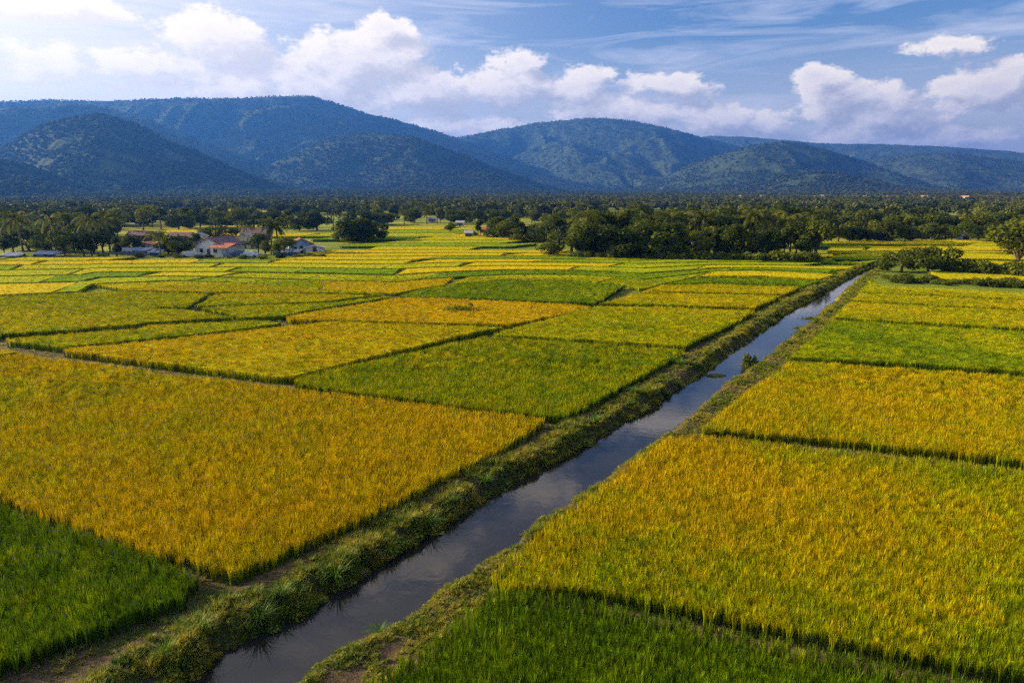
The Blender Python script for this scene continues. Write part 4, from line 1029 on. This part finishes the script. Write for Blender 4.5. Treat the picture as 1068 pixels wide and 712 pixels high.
for (u, v, ru, rv, s) in BL:
    a, e = px_to_azel(u, v); e = math.atan(e); a2, e2 = px_to_azel(u + ru, v); a3, e3 = px_to_azel(u, v - rv); ra = abs(a2 - a); re = abs(math.atan(e3) - e)
    q = N(cg, 'ShaderNodeVectorMath', operation='MULTIPLY_ADD'); L(cg, PW, q.inputs[0]); q.inputs[1].default_value = (1 / ra, 1 / re, 0); q.inputs[2].default_value = (-a / ra, -e / re, 0)
    l = N(cg, 'ShaderNodeVectorMath', operation='LENGTH'); L(cg, q.outputs[0], l.inputs[0])
    t = math_(cg, 'SUBTRACT', 1.0, l.outputs['Value']); t = math_(cg, 'MULTIPLY', t, s)
    acc = t if acc is None else math_(cg, 'SMOOTH_MAX', acc, t, .12)
sc_ = N(cg, 'ShaderNodeVectorMath', operation='MULTIPLY'); L(cg, P, sc_.inputs[0]); sc_.inputs[1].default_value = (1, 1.6, 1)
nz = noise(cg, sc_.outputs[0], 12, 10, .66); nz2 = noise(cg, sc_.outputs[0], 4.5, 3, .5)
dn = math_(cg, 'ADD', math_(cg, 'SUBTRACT', acc, .17), math_(cg, 'ADD', math_(cg, 'MULTIPLY', math_(cg, 'SUBTRACT', nz, .5), 2.7), math_(cg, 'MULTIPLY', math_(cg, 'SUBTRACT', nz2, .5), .5)))
L(cg, dn, go.inputs[0])
rot = N(cg, 'ShaderNodeMapping'); rot.inputs['Rotation'].default_value = (0, 0, math.radians(-12)); rot.inputs['Scale'].default_value = (1.2, 9, 1); L(cg, P, rot.inputs['Vector'])
ci = noise(cg, rot.outputs[0], 3.2, 6, .6, .8); L(cg, ci, go.inputs[1])
sep = N(nt, 'ShaderNodeSeparateXYZ'); L(nt, dirn, sep.inputs[0])
azn = math_(nt, 'ARCTAN2', sep.outputs[0], sep.outputs[1]); eln = math_(nt, 'ARCSINE', sep.outputs[2])
cmb = N(nt, 'ShaderNodeCombineXYZ'); L(nt, azn, cmb.inputs[0]); L(nt, eln, cmb.inputs[1])
g1 = N(nt, 'ShaderNodeGroup'); g1.node_tree = cg; L(nt, cmb.outputs[0], g1.inputs[0])
offv = N(nt, 'ShaderNodeVectorMath', operation='ADD'); L(nt, cmb.outputs[0], offv.inputs[0]); offv.inputs[1].default_value = (-.022, .018, 0)
g2 = N(nt, 'ShaderNodeGroup'); g2.node_tree = cg; L(nt, offv.outputs[0], g2.inputs[0])
d1 = g1.outputs[0]; d2 = g2.outputs[0]
alpha = N(nt, 'ShaderNodeMapRange', interpolation_type='SMOOTHSTEP'); L(nt, d1, alpha.inputs[0]); alpha.inputs[1].default_value = -.02; alpha.inputs[2].default_value = .30
lit = mapr(nt, math_(nt, 'SUBTRACT', d1, d2), -.34, .42, 0, 1)
thick = mapr(nt, d1, .15, 1.1, 0, 1)
lit2 = math_(nt, 'MULTIPLY', lit, math_(nt, 'SUBTRACT', 1.05, math_(nt, 'MULTIPLY', thick, .45)), clamp=True)
ccol = ramp(nt, lit2, [(0, (4.7, 4.6, 5.1)), (.35, (6.1, 5.8, 6.0)), (.62, (8.0, 7.3, 7.2)), (1, (10.2, 9.1, 8.0))])
# warm brightening of air and cloud towards the sun
sd = Vector((math.sin(SUN_AZ) * math.cos(SUN_EL), math.cos(SUN_AZ) * math.cos(SUN_EL), math.sin(SUN_EL)))
dp = N(nt, 'ShaderNodeVectorMath', operation='DOT_PRODUCT'); L(nt, dirn, dp.inputs[0]); dp.inputs[1].default_value = tuple(sd)
glow = math_(nt, 'POWER', math_(nt, 'MAXIMUM', dp.outputs['Value'], 0.0), 2.3)
hs = N(nt, 'ShaderNodeHueSaturation'); hs.inputs['Saturation'].default_value = 1.35; L(nt, sky.outputs[0], hs.inputs['Color'])
skc = mixc(nt, 1.0, hs.outputs[0], (1.22, .98, 1.08), 'MULTIPLY')
cir = mapr(nt, g1.outputs[1], .47, .72, 0, .7)
skc = mixc(nt, cir, skc, (7.0, 7.0, 8.0))
haz = math_(nt, 'MULTIPLY', mapr(nt, sep.outputs[2], 0, .20, .75, 0), 1.0)
skc = mixc(nt, haz, skc, (8.2, 7.6, 7.3))
allc = mixc(nt, alpha.outputs[0], skc, ccol)
gl = mixc(nt, math_(nt, 'MULTIPLY', glow, 1.2, clamp=True), allc, (13.0, 11.3, 9.2))
allc = gl
bg = N(nt, 'ShaderNodeBackground'); bg.inputs['Strength'].default_value = .064; L(nt, allc, bg.inputs['Color'])
wo = N(nt, 'ShaderNodeOutputWorld'); L(nt, bg.outputs[0], wo.inputs[0])
sl = bpy.data.lights.new('sun', 'SUN'); sl.energy = 5.0; sl.angle = math.radians(.6); sl.color = (1, .80, .52)
so = bpy.data.objects.new('sun', sl); COL.objects.link(so); so.rotation_euler = sd.to_track_quat('Z', 'Y').to_euler()

cd = bpy.data.cameras.new('camera'); co = bpy.data.objects.new('camera', cd); COL.objects.link(co); co.location = (0, 0, H)
co.rotation_euler = (math.pi / 2 - PITCH, 0, 0); cd.sensor_width = 36; cd.lens = 24; cd.clip_end = 40000; cd.clip_start = .5; S.camera = co
S.view_settings.view_transform = 'Standard'; S.view_settings.look = 'None'; S.view_settings.exposure = 1.12; S.view_settings.gamma = 1
c = S.cycles; c.max_bounces = 4; c.diffuse_bounces = 2; c.transmission_bounces = 2; c.volume_bounces = 0; c.use_denoising = False; c.denoiser = 'OPENIMAGEDENOISE'; c.denoising_prefilter = 'NONE'; c.denoising_input_passes = 'RGB_ALBEDO_NORMAL'; c.use_adaptive_sampling = True
c.sample_clamp_indirect = 6; c.adaptive_threshold = .03
